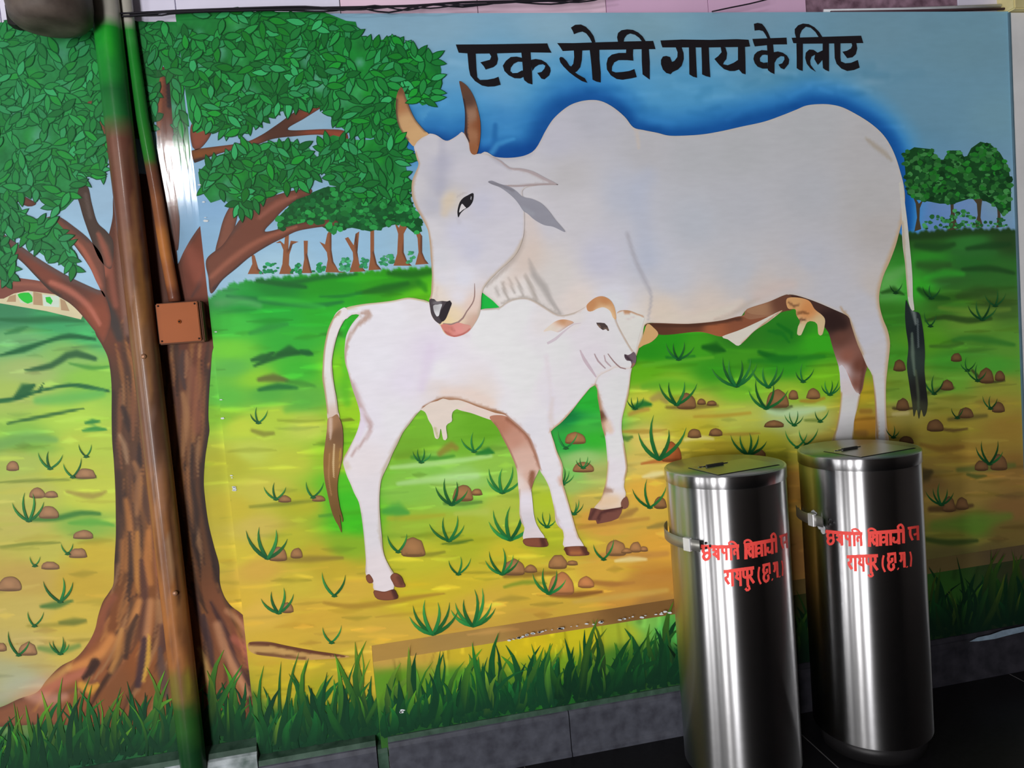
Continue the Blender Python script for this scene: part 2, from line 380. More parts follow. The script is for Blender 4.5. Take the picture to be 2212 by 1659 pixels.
HILLS = [  # path, width, colour, opacity, softness
 ('0,690 60,692 120,690 180,694', [3, 8, 3], (35, 105, 60), .8, .8), ('60,652 120,668 180,682 240,696', [3, 7, 5], (52, 105, 50), .8, .7),
 ('10,722 30,716 60,705', [2, 6, 2], (40, 120, 65), .7, .8), ('0,768 50,755 100,738 150,726 205,733', [2, 7, 4, 6, 3], (22, 95, 52), .95, .6),
 ('55,800 110,790 145,768 165,764 205,775', [2, 6, 7, 8, 5], (38, 90, 52), .9, .6), ('150,785 200,795 235,792', [2, 5, 3], (60, 140, 55), .7, .8),
 ('-40,870 0,866 40,860 80,846 150,832 200,838 235,845', [4, 5, 4, 3, 4, 5, 3], (30, 100, 55), .95, .5), ('35,858 55,842 75,832', [6, 14, 3], (20, 90, 50), .9, .5),
 ('85,845 95,826', [4, 1], (20, 90, 50), .9, .4), ('15,915 60,906 120,894 180,882', [2, 4, 4, 2], (50, 105, 50), .9, .5), ('180,930 205,926 228,928', [3, 6, 3], (40, 135, 60), .85, .6),
 ('185,914 200,911 215,910', [3, 6, 2], (35, 125, 60), .85, .6), ('0,960 60,945 120,950', [14, 12, 6], (110, 165, 85), .7, .9), ('80,865 150,860 220,850', [8, 14, 8], (90, 180, 85), .7, .9),
 ('0,1042 80,1038 150,1036', [2, 4, 2], (110, 130, 50), .7, .7), ('145,1062 200,1072 228,1062', [3, 7, 3], (150, 130, 65), .7, .8), ('70,1122 120,1120 175,1108 215,1110', [5, 6, 6, 4], (55, 120, 50), .85, .7),
 ('155,1032 205,1030', [3, 4], (40, 80, 45), .9, .4), ('150,1130 210,1128 245,1135', [3, 8, 3], (85, 165, 60), .7, .8), ('0,1182 60,1175 130,1172', [2, 4, 2], (110, 125, 45), .7, .7),
 ('90,1310 130,1306 155,1298', [4, 8, 3], (60, 110, 50), .8, .7), ('60,1352 110,1350 185,1345', [3, 5, 3], (150, 140, 55), .7, .8), ('130,1345 170,1342 185,1340', [4, 8, 3], (95, 110, 45), .75, .8),
 ('85,1400 130,1406 170,1395', [5, 8, 5], (95, 135, 65), .7, .8), ('0,1510 40,1480 90,1475', [18, 24, 12], (172, 178, 165), .45, .9),
 ('545,602 600,612 660,620', [4, 6, 4], (20, 95, 38), .85, .7), ('555,608 620,612 700,598 770,592', [3, 5, 6, 3], (25, 100, 40), .8, .7), ('780,632 830,622 880,612', [3, 8, 5], (25, 95, 30), .8, .7),
 ('770,632 840,628 900,612', [3, 6, 10], (35, 105, 28), .6, .8), ('690,640 740,640 780,632', [2, 4, 3], (25, 120, 45), .8, .7), ('490,640 540,645 600,655 680,660 740,652', [3, 6, 4, 6, 3], (25, 110, 55), .75, .7),
 ('840,590 890,592 930,586', [5, 9, 8], (25, 90, 25), .75, .8), ('905,610 915,618 920,628', [6, 8, 4], (30, 120, 25), .6, .8),
 ('560,645 620,650 700,664', [4, 8, 4], (60, 195, 60), .5, .8), ('470,655 520,650 560,660', [8, 10, 6], (95, 165, 100), .6, .9),
 ('540,720 580,708 620,700', [4, 9, 4], (40, 140, 55), .7, .8), ('550,790 600,770 650,762 670,764', [3, 6, 5, 4], (25, 90, 38), .9, .6), ('545,778 575,770 590,762', [4, 8, 3], (22, 85, 38), .85, .6),
 ('600,765 625,755 645,762', [4, 9, 4], (22, 90, 38), .85, .6), ('650,758 665,762 675,765', [4, 7, 3], (20, 95, 42), .85, .6), ('560,820 590,816 620,822', [5, 9, 4], (95, 100, 48), .85, .7),
 ('560,842 600,835 640,838', [4, 7, 4], (25, 105, 48), .85, .7), ('620,824 660,830 680,834', [4, 7, 3], (60, 130, 45), .7, .8), ('640,850 660,870 620,885', [10, 12, 8], (90, 175, 60), .6, .9),
 ('545,930 570,938 590,936', [4, 6, 4], (120, 120, 45), .7, .7), ('600,908 660,910 700,908', [2, 4, 2], (130, 150, 40), .6, .8), ('540,1095 600,1090 690,1080', [3, 5, 3], (120, 130, 40), .65, .8),
 ('600,1210 660,1208 740,1205', [4, 7, 3], (130, 110, 45), .7, .8), ('690,1115 720,1112', [3, 4], (70, 140, 45), .7, .8), ('735,908 755,906 765,908', [3, 4, 2], (110, 120, 30), .85, .5),
 ('760,790 745,830 750,870', [8, 12, 8], (80, 180, 30), .6, .9), ('740,740 745,800', [8, 6], (95, 200, 35), .8, .8), ('757,700 748,722', [8, 8], (40, 170, 35), .9, .6),
 ('830,1105 850,1102 880,1108', [6, 16, 5], (60, 150, 60), .75, .8), ('845,1010 900,1005 990,995 1060,985', [4, 6, 5, 4], (170, 215, 130), .85, .8), ('860,1045 940,1035 1030,1028', [4, 8, 6], (175, 215, 145), .7, .8),
 ('860,985 900,980', [10, 10], (105, 150, 35), .7, .9), ('840,1120 900,1118 960,1112', [5, 6, 3], (165, 165, 45), .7, .8), ('890,988 940,990 980,985', [4, 5, 3], (55, 130, 40), .7, .7), ('950,980 975,962 985,968', [6, 9, 6], (140, 125, 50), .8, .7),
 ('1030,980 1055,975 1065,978', [3, 8, 3], (30, 115, 45), .9, .6), ('955,1175 990,1172 1020,1166', [2, 4, 2], (70, 105, 35), .8, .6), ('960,1088 1000,1088 1040,1084', [3, 5, 3], (80, 120, 50), .75, .7),
 ('985,1110 1050,1105', [5, 8], (175, 190, 85), .6, .8), ('890,1200 930,1198 960,1192', [3, 5, 3], (125, 125, 40), .75, .7), ('700,1302 760,1310 830,1302 900,1290 960,1282', [3, 6, 7, 5, 2], (165, 130, 45), .85, .7),
 ('1090,1245 1150,1240 1200,1238', [4, 6, 4], (130, 100, 40), .8, .7), ('1090,1268 1130,1258 1180,1260', [3, 5, 2], (90, 130, 35), .6, .8), ('1190,1285 1230,1286 1300,1278', [4, 7, 3], (125, 82, 40), .9, .6),
 ('1280,1258 1330,1262 1370,1258', [5, 6, 2], (150, 100, 50), .8, .7), ('1240,1300 1330,1290 1440,1275', [4, 7, 5], (185, 155, 75), .6, .8), ('1350,1260 1400,1250 1455,1245', [8, 12, 14], (170, 120, 55), .6, .9),
 ('1300,1200 1380,1200 1440,1196', [6, 8, 6], (175, 125, 60), .8, .7), ('1330,1212 1360,1208 1395,1208', [3, 6, 3], (215, 200, 140), .8, .7), ('1250,1140 1320,1130 1400,1120', [4, 5, 4], (165, 120, 55), .7, .8),
 ('1340,1118 1360,1108 1375,1100', [4, 8, 4], (140, 105, 55), .75, .7), ('1400,1140 1420,1136 1440,1132', [3, 6, 6], (125, 110, 55), .75, .7), ('1390,1030 1410,1026 1430,1022', [3, 7, 5], (220, 205, 150), .8, .8), ('1385,1002 1420,996 1460,996', [2, 5, 4], (165, 95, 45), .85, .6),
 ('1345,932 1400,932 1440,928', [3, 5, 2], (165, 135, 55), .85, .6), ('1360,895 1380,886 1400,884', [4, 6, 4], (165, 125, 60), .7, .8), ('1370,880 1390,872 1405,874', [6, 8, 4], (25, 105, 45), .9, .6), ('1345,945 1355,948 1365,944', [4, 6, 3], (70, 115, 50), .85, .6),
 ('1410,862 1425,855 1440,868', [6, 9, 5], (150, 130, 75), .75, .8), ('1440,880 1480,880 1550,876', [3, 6, 3], (110, 95, 45), .8, .7), ('1500,900 1560,898 1620,892', [3, 4, 3], (165, 135, 45), .75, .8), ('1480,950 1510,945 1540,948', [4, 5, 3], (215, 205, 140), .7, .8),
 ('1560,938 1600,938 1640,936', [2, 4, 2], (150, 120, 45), .7, .8), ('1390,835 1440,828 1500,835', [6, 10, 6], (80, 160, 40), .6, .9), ('1520,750 1545,752 1565,758', [5, 12, 3], (20, 80, 25), .85, .7), ('1440,772 1465,776 1500,770', [3, 5, 3], (25, 105, 35), .8, .7),
 ('1640,760 1680,775 1720,772', [4, 9, 3], (18, 90, 28), .8, .7), ('1620,780 1680,778 1780,770', [5, 9, 4], (30, 110, 30), .7, .8), ('1680,700 1710,720 1710,730', [3, 5, 2], (22, 100, 28), .8, .6), ('1660,715 1690,720 1705,740', [3, 6, 2], (25, 105, 30), .8, .6),
 ('1390,790 1460,780 1540,772', [4, 5, 3], (90, 165, 40), .7, .8), ('1560,830 1600,836 1620,842', [4, 10, 4], (85, 155, 40), .7, .8), ('1650,878 1690,886 1710,878', [4, 6, 3], (70, 80, 40), .85, .6), ('1660,888 1700,892 1780,882', [5, 9, 5], (165, 195, 150), .75, .8),
 ('1730,866 1760,866 1780,860', [3, 5, 3], (150, 115, 40), .8, .7), ('1740,908 1770,908', [3, 4], (100, 120, 50), .8, .7), ('1860,888 1880,888', [5, 5], (130, 95, 38), .8, .7), ('1850,936 1868,936', [6, 7], (130, 95, 45), .8, .8),
 ('1955,512 2020,505 2100,498 2190,496', [8, 11, 10, 9], (30, 55, 26), .9, .7), ('1980,530 2030,535 2060,528', [6, 9, 5], (28, 62, 28), .8, .8), ('2090,538 2130,532 2180,528', [5, 8, 5], (26, 58, 28), .8, .8), ('2060,545 2110,548 2150,545', [5, 7, 4], (40, 92, 40), .7, .8),
 ('1985,572 2020,575 2050,572', [8, 12, 6], (38, 72, 32), .75, .9), ('2080,582 2140,580 2190,590', [4, 7, 4], (28, 60, 28), .8, .8), ('1985,625 2010,640 2050,645', [5, 9, 3], (26, 66, 24), .85, .7), ('2070,640 2120,630 2150,632', [6, 12, 6], (40, 66, 28), .7, .9),
 ('1905,632 1930,626 1952,636', [3, 7, 2], (30, 70, 24), .85, .7), ('2000,693 2040,685 2090,692 2140,688', [3, 6, 7, 4], (38, 62, 26), .9, .6), ('2030,665 2100,672 2180,668', [4, 8, 4], (90, 120, 42), .6, .9), ('2000,600 2040,590 2080,592', [5, 9, 5], (45, 150, 40), .6, .9),
 ('2060,735 2100,730 2190,745', [4, 8, 4], (40, 96, 34), .75, .8), ('1920,600 1940,590 1955,580', [8, 12, 8], (90, 150, 80), .6, .9), ('2010,748 2050,748 2080,742', [3, 5, 3], (48, 84, 30), .75, .8), ('2100,800 2130,825 2170,822', [3, 4, 2], (48, 50, 28), .85, .6),
 ('2000,850 2030,842 2060,838', [4, 6, 3], (62, 70, 32), .75, .8), ('1930,882 1960,884 1985,880', [3, 4, 2], (60, 52, 30), .9, .5), ('1930,895 1960,892', [4, 5], (172, 162, 110), .7, .8), ('2050,906 2090,902 2130,898', [4, 6, 4], (75, 68, 34), .75, .8),
 ('2030,926 2060,930 2090,926', [3, 4, 2], (80, 62, 34), .85, .6), ('1990,960 2030,970 2080,965', [4, 7, 4], (105, 78, 34), .7, .8), ('2070,1015 2120,1012 2190,1005', [5, 8, 5], (70, 82, 38), .75, .8), ('2090,1025 2110,1030 2130,1028', [3, 5, 2], (58, 70, 32), .8, .7),
 ('1990,1030 2000,1025 2010,1020', [12, 14, 6], (50, 44, 26), .85, .7), ('2010,1100 2060,1098 2100,1092', [6, 8, 4], (62, 46, 28), .85, .7), ('2020,1135 2080,1128 2180,1115', [10, 16, 8], (70, 95, 34), .7, .9), ('2000,1165 2050,1172 2110,1168', [5, 7, 4], (38, 52, 22), .85, .7),
]
def meadow(q):
    hz = np.interp(q[:, 0], HX, HY) + 2.5 * np.sin(q[:, 0] * 0.21) + 1.5 * np.sin(q[:, 0] * 0.53)
    g = idw(q, GROUND); s = idw(q, SKY, 3, 30.0)
    a = np.clip((q[:, 1] - hz) / 5.0 + 0.5, 0, 1)[:, None]
    return s, g, a
COWTOP = pts('860,235 880,280 905,300 940,300 975,310 1010,300 1030,335 1065,342 1100,343 1130,339 1155,325 1168,303 1182,278 1200,250 1225,230 1250,220 1277,216 1300,219 1325,232 1350,253 1368,275 1390,281 1445,293 1520,290 1600,274 1690,249 1742,228 1770,225 1820,232 1880,266 1922,312 1945,372 1955,430 1960,490')
def base_patch(name, X0, X1, a, b, dx, mode, label=None):
    nx = max(2, int((X1 - X0) / dx)); L = math.hypot(a[0] - b[0], a[1] - b[1]); nz = max(2, int(L / dx))
    u, v = np.meshgrid(np.linspace(0, 1, nx + 1), np.linspace(0, 1, nz + 1))
    P3 = np.stack([X0 + (X1 - X0) * u, a[0] + (b[0] - a[0]) * v, a[1] + (b[1] - a[1]) * v], -1).reshape(-1, 3)
    q = topix(P3)
    if mode in 'ML':
        s, col, al = meadow(q)
        lo, hi = q.min(0), q.max(0)
        patchwork(q, col, int((hi[0] - lo[0]) * 0.55), (lo[0] - 40, hi[0], 600, hi[1]), 30, 120, 3, 8, 0.16)
        for h in HILLS: brush(q, col, *h)
        for _ in range(70): brush(q, s, [(_x := random.uniform(lo[0], hi[0]), _y := random.uniform(lo[1], 560)), (_x + random.uniform(60, 200), _y + random.uniform(-8, 8))], random.uniform(10, 24), np.full(3, random.uniform(.97, 1.03)), .8, .9, True)
        if mode == 'M':
            brush(q, s, COWTOP, [40, 78, 84, 84, 80, 84, 84, 84, 70, 62, 55, 50, 50, 46, 30], (62, 136, 188), .7, .65)
            brush(q, s, COWTOP, [20, 46, 46, 50, 54, 46, 42, 46, 52, 50, 42, 36, 34, 30, 20], (34, 104, 168), .8, .6)
            brush(q, s, COWTOP, [8, 18, 16, 24, 30, 20, 16, 18, 24, 22, 18, 16, 20, 18, 10], (18, 72, 138), .85, .7)
            brush(q, s, '1040,345 1090,340 1150,330', [26, 30, 22], (14, 66, 138), .7, .7)
            brush(q, s, '1070,270 1068,310', [5, 7], (26, 88, 150), .6, .8)
            brush(q, s, '1062,330 1075,312 1110,300', [6, 5, 3], (70, 148, 200), .6, .8)
            for _ in range(170):
                _x = random.uniform(880, 1950); _y = random.uniform(130, 330); g = random.uniform(.86, 1.16)
                brush(q, s, [(_x, _y), (_x + random.uniform(20, 80), _y + random.uniform(-22, 12))], random.uniform(4, 12), (g, (g + 1) / 2, (g + 2) / 3), .7, .8, True)
        col = s * (1 - al) + col * al
    else:
        col = idw(q, PLINTH if mode == 'P' else CHAMFER)
        lo, hi = q.min(0), q.max(0)
        if mode == 'P':
            for _ in range(260):
                x = random.uniform(lo[0], hi[0]); y = random.uniform(lo[1], hi[1]); g = random.uniform(.7, 1.3)
                brush(q, col, [(x, y), (x + random.uniform(-14, 14), y - random.uniform(30, 80))], [random.uniform(3, 8), 1], (g, g, g), .6, .8, True)
        else: patchwork(q, col, 60, (lo[0], hi[0], lo[1], hi[1]), 40, 120, 3, 6, .14, -0.15)
    me = bpy.data.meshes.new(name)
    i = (np.arange(nz)[:, None] * (nx + 1) + np.arange(nx)[None]).ravel()
    me.from_pydata(P3.tolist(), [], np.stack([i, i + nx + 1, i + nx + 2, i + 1], 1).tolist()); me.update()
    setcol(me, albedo(np.clip(col, 0, 255), q))
    o = link(name, me, PAINT_L if mode == 'L' else PAINT); attach(o, MURAL)
    if label: o['label'] = label
    return o
ZS = 0.15
base_patch('painted_meadow', EDGE_X, 2.302, (0, 2.357), (0, 0.1), 0.0048, 'M', 'painted blue sky over green and yellow meadow')
base_patch('painted_meadow', -1.75, EDGE_X, (Y_LEFT, 2.342), (Y_LEFT, 0.16), 0.0048, 'L', 'painted meadow left of the wall edge')
base_patch('painted_slope', -0.088, 2.302, (-0.0005, 0.445), (Y_PLINTH, 0.405), 0.006, 'C')
base_patch('painted_grass_bank', -0.088, 2.302, (Y_PLINTH, 0.405), (Y_PLINTH, 0.1), 0.005, 'P')
_e = [(-0.0885, 0.0, 0.445), (-0.0885, Y_PLINTH, 0.405), (-0.0885, Y_PLINTH, 0.1), (-0.0885, 0.0, 0.1)]
_m = pmesh('painted_plinth_end', _e, [(0, 1, 2, 3)]); setcol(_m, albedo(np.array([(205, 170, 100), (205, 170, 100), (60, 100, 40), (60, 100, 40)], float), topix(_e)))
attach(link('painted_plinth_end', _m, PAINT), MURAL)

# ------------------------------------------------------------------ far trees and house
def blade(base, tip, w, bend):
    b, t = np.asarray(base, float), np.asarray(tip, float); d = t - b; nrm = np.array([-d[1], d[0]]); L = np.linalg.norm(d) + 1e-6; nrm /= L
    m = b + d * 0.55 + nrm * bend; ts = np.linspace(0, 1, 6); c = ((1 - ts) ** 2)[:, None] * b + (2 * ts * (1 - ts))[:, None] * m + (ts ** 2)[:, None] * t
    tg = np.gradient(c, axis=0); nn = np.stack([-tg[:, 1], tg[:, 0]], 1); nn /= np.linalg.norm(nn, axis=1)[:, None] + 1e-6
    ww = w * np.array([.75, 1.0, .95, .75, .42, .04])
    return np.vstack([c + nn * ww[:, None] / 2, (c - nn * ww[:, None] / 2)[::-1]])
def dabs(poly, n, r0, r1, cols):
    P_ = np.array(pts(poly) if isinstance(poly, str) else poly); lo, hi = P_.min(0), P_.max(0); out = []; cc = []
    while len(out) < n:
        c = np.array([random.uniform(lo[0], hi[0]), random.uniform(lo[1], hi[1])])
        if not inside(c[None], P_)[0]: continue
        r = random.uniform(r0, r1); a0 = random.uniform(0, 6.28); e = random.uniform(.55, 1)
        k = [c + np.array([math.cos(t) * r * random.uniform(.75, 1.15), math.sin(t) * r * e * random.uniform(.75, 1.15)]) for t in np.linspace(0, 6.28, 9)[:-1]]
        out.append(k); g = random.uniform(.85, 1.15); cc.append(tuple(np.array(random.choice(cols)) * g))
    return out, cc
GREENS = [(22, 98, 46), (30, 122, 52), (18, 82, 38), (40, 142, 66)]
DARKG = [(26, 72, 34), (36, 92, 40), (20, 56, 28), (52, 110, 56), (30, 100, 34)]
FAR = [  # trunk polygon for each far tree
 ('603,592 610,570 612,540 606,525 595,525 605,520 614,528 616,505 624,505 623,540 628,520 645,522 632,528 625,550 624,572 634,592', 'M'),
 ('652,590 657,560 656,520 665,520 664,550 670,575 674,590', 'M'), ('703,588 708,560 706,545 690,522 702,528 707,505 716,490 716,540 720,565 732,586 748,589', 'M'),
 ('755,588 763,560 762,545 745,515 752,512 764,530 768,505 776,500 772,545 776,570 790,586', 'M'), ('796,584 800,555 800,500 808,495 808,545 814,570 824,582', 'M'),
 ('850,574 858,548 860,505 852,480 862,492 868,470 874,490 884,482 872,505 872,545 880,565 890,574', 'M'), ('897,572 904,545 902,515 895,495 905,500 912,510 912,545 918,560 926,570', 'M'),
 ('535,592 545,570 543,548 550,552 558,580 570,592', 'M')]
for p, pl in FAR:
    c = pts(p); t = shape('far_tree', p, (140, 88, 58), pl, 2, strokes=[([c[-1], c[len(c) * 3 // 4], c[len(c) // 2 + 1]], 3, (70, 45, 35), .7, .7)], smooth=False, step=5)
for p, pl in [('1975,500 1981,470 1978,440 1970,420 1980,432 1985,440 1995,430 1987,450 1986,475 1990,495', 'M'), ('2048,498 2054,460 2052,420 2060,410 2060,450 2066,480 2072,494', 'M'),
              ('2104,492 2112,465 2110,440 2098,425 2112,430 2118,412 2124,414 2120,445 2118,470 2124,490', 'M'), ('2152,492 2155,465 2154,450 2160,450 2162,475 2166,490', 'M')]:
    shape('far_tree', p, (62, 55, 40), pl, 2, smooth=False, step=5)
for poly, n, r0, r1, cols, nm in [
    ('600,470 640,430 700,405 760,400 830,412 878,385 890,440 905,470 912,500 896,505 868,482 840,488 800,500 760,492 715,500 680,482 640,486 600,500', 230, 6, 13, GREENS, 'far_foliage'),
    ('1952,332 1975,318 2010,322 2028,345 2038,345 2050,325 2075,325 2085,345 2098,320 2118,306 2140,312 2160,330 2178,360 2184,400 2184,455 2165,465 2150,445 2120,430 2098,428 2060,440 2030,440 2010,436 1985,432 1960,420', 330, 5, 12, DARKG, 'far_foliage'),
    ('1990,480 2010,465 2040,470 2060,455 2090,455 2110,475 2170,470 2175,488 2080,492 2000,494', 60, 4, 8, [(40, 100, 50), (60, 130, 75), (30, 80, 40)], 'far_bushes'),
    ('560,590 575,570 600,568 600,590', 16, 4, 8, [(40, 150, 90), (30, 130, 70)], 'far_bushes'), ('628,590 640,568 650,572 650,590', 12, 4, 7, [(40, 150, 85), (30, 125, 65)], 'far_bushes'),
    ('675,588 690,568 702,570 700,588', 14, 4, 7, [(40, 150, 85), (35, 135, 75)], 'far_bushes'), ('732,582 740,558 755,560 752,585', 16, 4, 7, [(70, 165, 110), (40, 140, 85)], 'far_bushes'),
    ('775,575 785,555 795,560 792,582', 12, 4, 7, [(50, 150, 95)], 'far_bushes'), ('818,572 825,550 850,552 852,572', 18, 4, 7, [(80, 165, 115), (50, 145, 90)], 'far_bushes'), ('878,568 880,540 892,545 896,568', 12, 3, 6, [(60, 150, 95)], 'far_bushes')]:
    if nm == 'far_foliage': shape('far_foliage', poly, tuple(np.array(cols[0]) * .85), 'M', 2.6, smooth=False, step=9)
    a, c = dabs(poly, int(n * 1.4), r0 * .75, r1 * .75, cols)
    half = len(a) // 2
    poly_mesh(nm, a[:half], c[:half], 'M', 3, kind='stuff'); poly_mesh(nm, a[half:], c[half:], 'M', 4, kind='stuff')
h = shape('painted_house', '-60,600 0,598 60,604 120,612 150,630 185,665 175,690 100,672 0,655 -60,650', (215, 205, 165), 'L', 2, smooth=False)
shape('roof', '-60,600 0,596 30,599 75,605 110,612 150,640 118,636 60,628 30,634 8,645 -60,648', (128, 78, 66), 'L', 3, h, [('0,612 60,614 120,622', [4, 5, 3], (160, 100, 80), .7, .8)], smooth=False, step=7)
for p, c in [('36,634 70,630 70,657 44,654', (200, 215, 190)), ('92,636 128,640 128,664 94,661', (205, 222, 205))]: shape('window', p, c, 'L', 3, h, smooth=False)
for p in ['38,636 52,632 62,632 70,642 70,652 60,656 46,648', '98,642 108,641 114,650 110,658 100,652']: shape('bush', p, (45, 195, 60), 'L', 4, h)
for p in ['72,630 90,634 92,660 72,658', '130,645 140,650 150,672 132,670', '20,640 34,636 34,652 14,652']: shape('pillar', p, (180, 150, 115), 'L', 4, h, smooth=False)
# ------------------------------------------------------------------ the big tree
BR, BD, BL, BO = (128, 82, 66), (62, 44, 40), (168, 118, 92), (170, 108, 58)
bsm = [(60, 1480, 178, 120, 98), (200, 1440, 190, 120, 80), (260, 1350, 160, 100, 62), (280, 1200, 128, 88, 58), (280, 1000, 110, 78, 58), (260, 860, 105, 76, 60), (420, 860, 138, 86, 66), (430, 1000, 118, 80, 60),
       (430, 1150, 128, 88, 62), (330, 1100, 150, 100, 56), (330, 1250, 160, 104, 60), (300, 1400, 180, 112, 68), (480, 1350, 168, 108, 80), (500, 1450, 190, 128, 92), (400, 1400, 170, 108, 62), (280, 700, 135, 84, 70),
       (200, 680, 150, 86, 66), (260, 600, 120, 76, 64), (360, 600, 120, 76, 62), (420, 600, 150, 82, 66), (420, 760, 140, 84, 66), (520, 1380, 165, 100, 82), (400, 1500, 150, 118, 66), (250, 1500, 165, 110, 75)]
TRUNK = ('225,560 232,520 243,470 245,420 262,380 330,380 340,420 355,470 372,500 382,545 384,570 396,545 415,512 436,486 441,510 449,570 456,630 461,700 464,738 458,762 455,800 451,860 450,900 452,930 449,950 443,990 440,1040 443,1080 '
         '450,1130 462,1180 473,1220 475,1260 485,1290 500,1310 520,1325 535,1345 541,1420 546,1480 553,1540 500,1575 400,1580 300,1575 200,1570 100,1565 0,1570 -60,1575 -60,1545 0,1528 40,1510 80,1495 100,1470 130,1440 165,1420 190,1390 205,1360 '
         '212,1330 222,1300 235,1280 245,1260 247,1215 250,1160 250,1110 249,1060 246,1000 242,950 241,900 241,840 238,800 232,770 220,745 205,715 215,680 220,640')
def bark():
    rr = random.Random(21); out = []
    ys = [560, 640, 740, 800, 900, 1000, 1100, 1200, 1260, 1320, 1400, 1500, 1570]; xl = [225, 225, 222, 240, 243, 247, 251, 249, 246, 216, 180, 90, 40]; xr = [384, 452, 460, 453, 449, 442, 444, 466, 475, 512, 538, 548, 552]
    for _ in range(190):
        s = rr.random(); y0 = rr.uniform(640, 1480); L = rr.uniform(50, 210); pp = []
        for t in (0, .35, .7, 1):
            y = min(y0 + L * t, 1560); a, b = np.interp(y, ys, xl), np.interp(y, ys, xr); pp.append((a + (b - a) * s + rr.uniform(-4, 4), y))
        out.append((pp, [1, rr.uniform(3, 6), rr.uniform(3, 6), 1], rr.choice([(48, 33, 28), (66, 45, 35), (88, 58, 42), (160, 104, 56), (158, 116, 78), (134, 84, 54), (172, 114, 62)]), rr.uniform(.45, .8), .7))
    return out
bsm = [(a, b, c * .76, d * .71, e * .62) for a, b, c, d, e in bsm]
DK, MD, LT, OR, PK = (50, 35, 31), (84, 56, 42), (184, 148, 112), (188, 122, 62), (178, 110, 84)
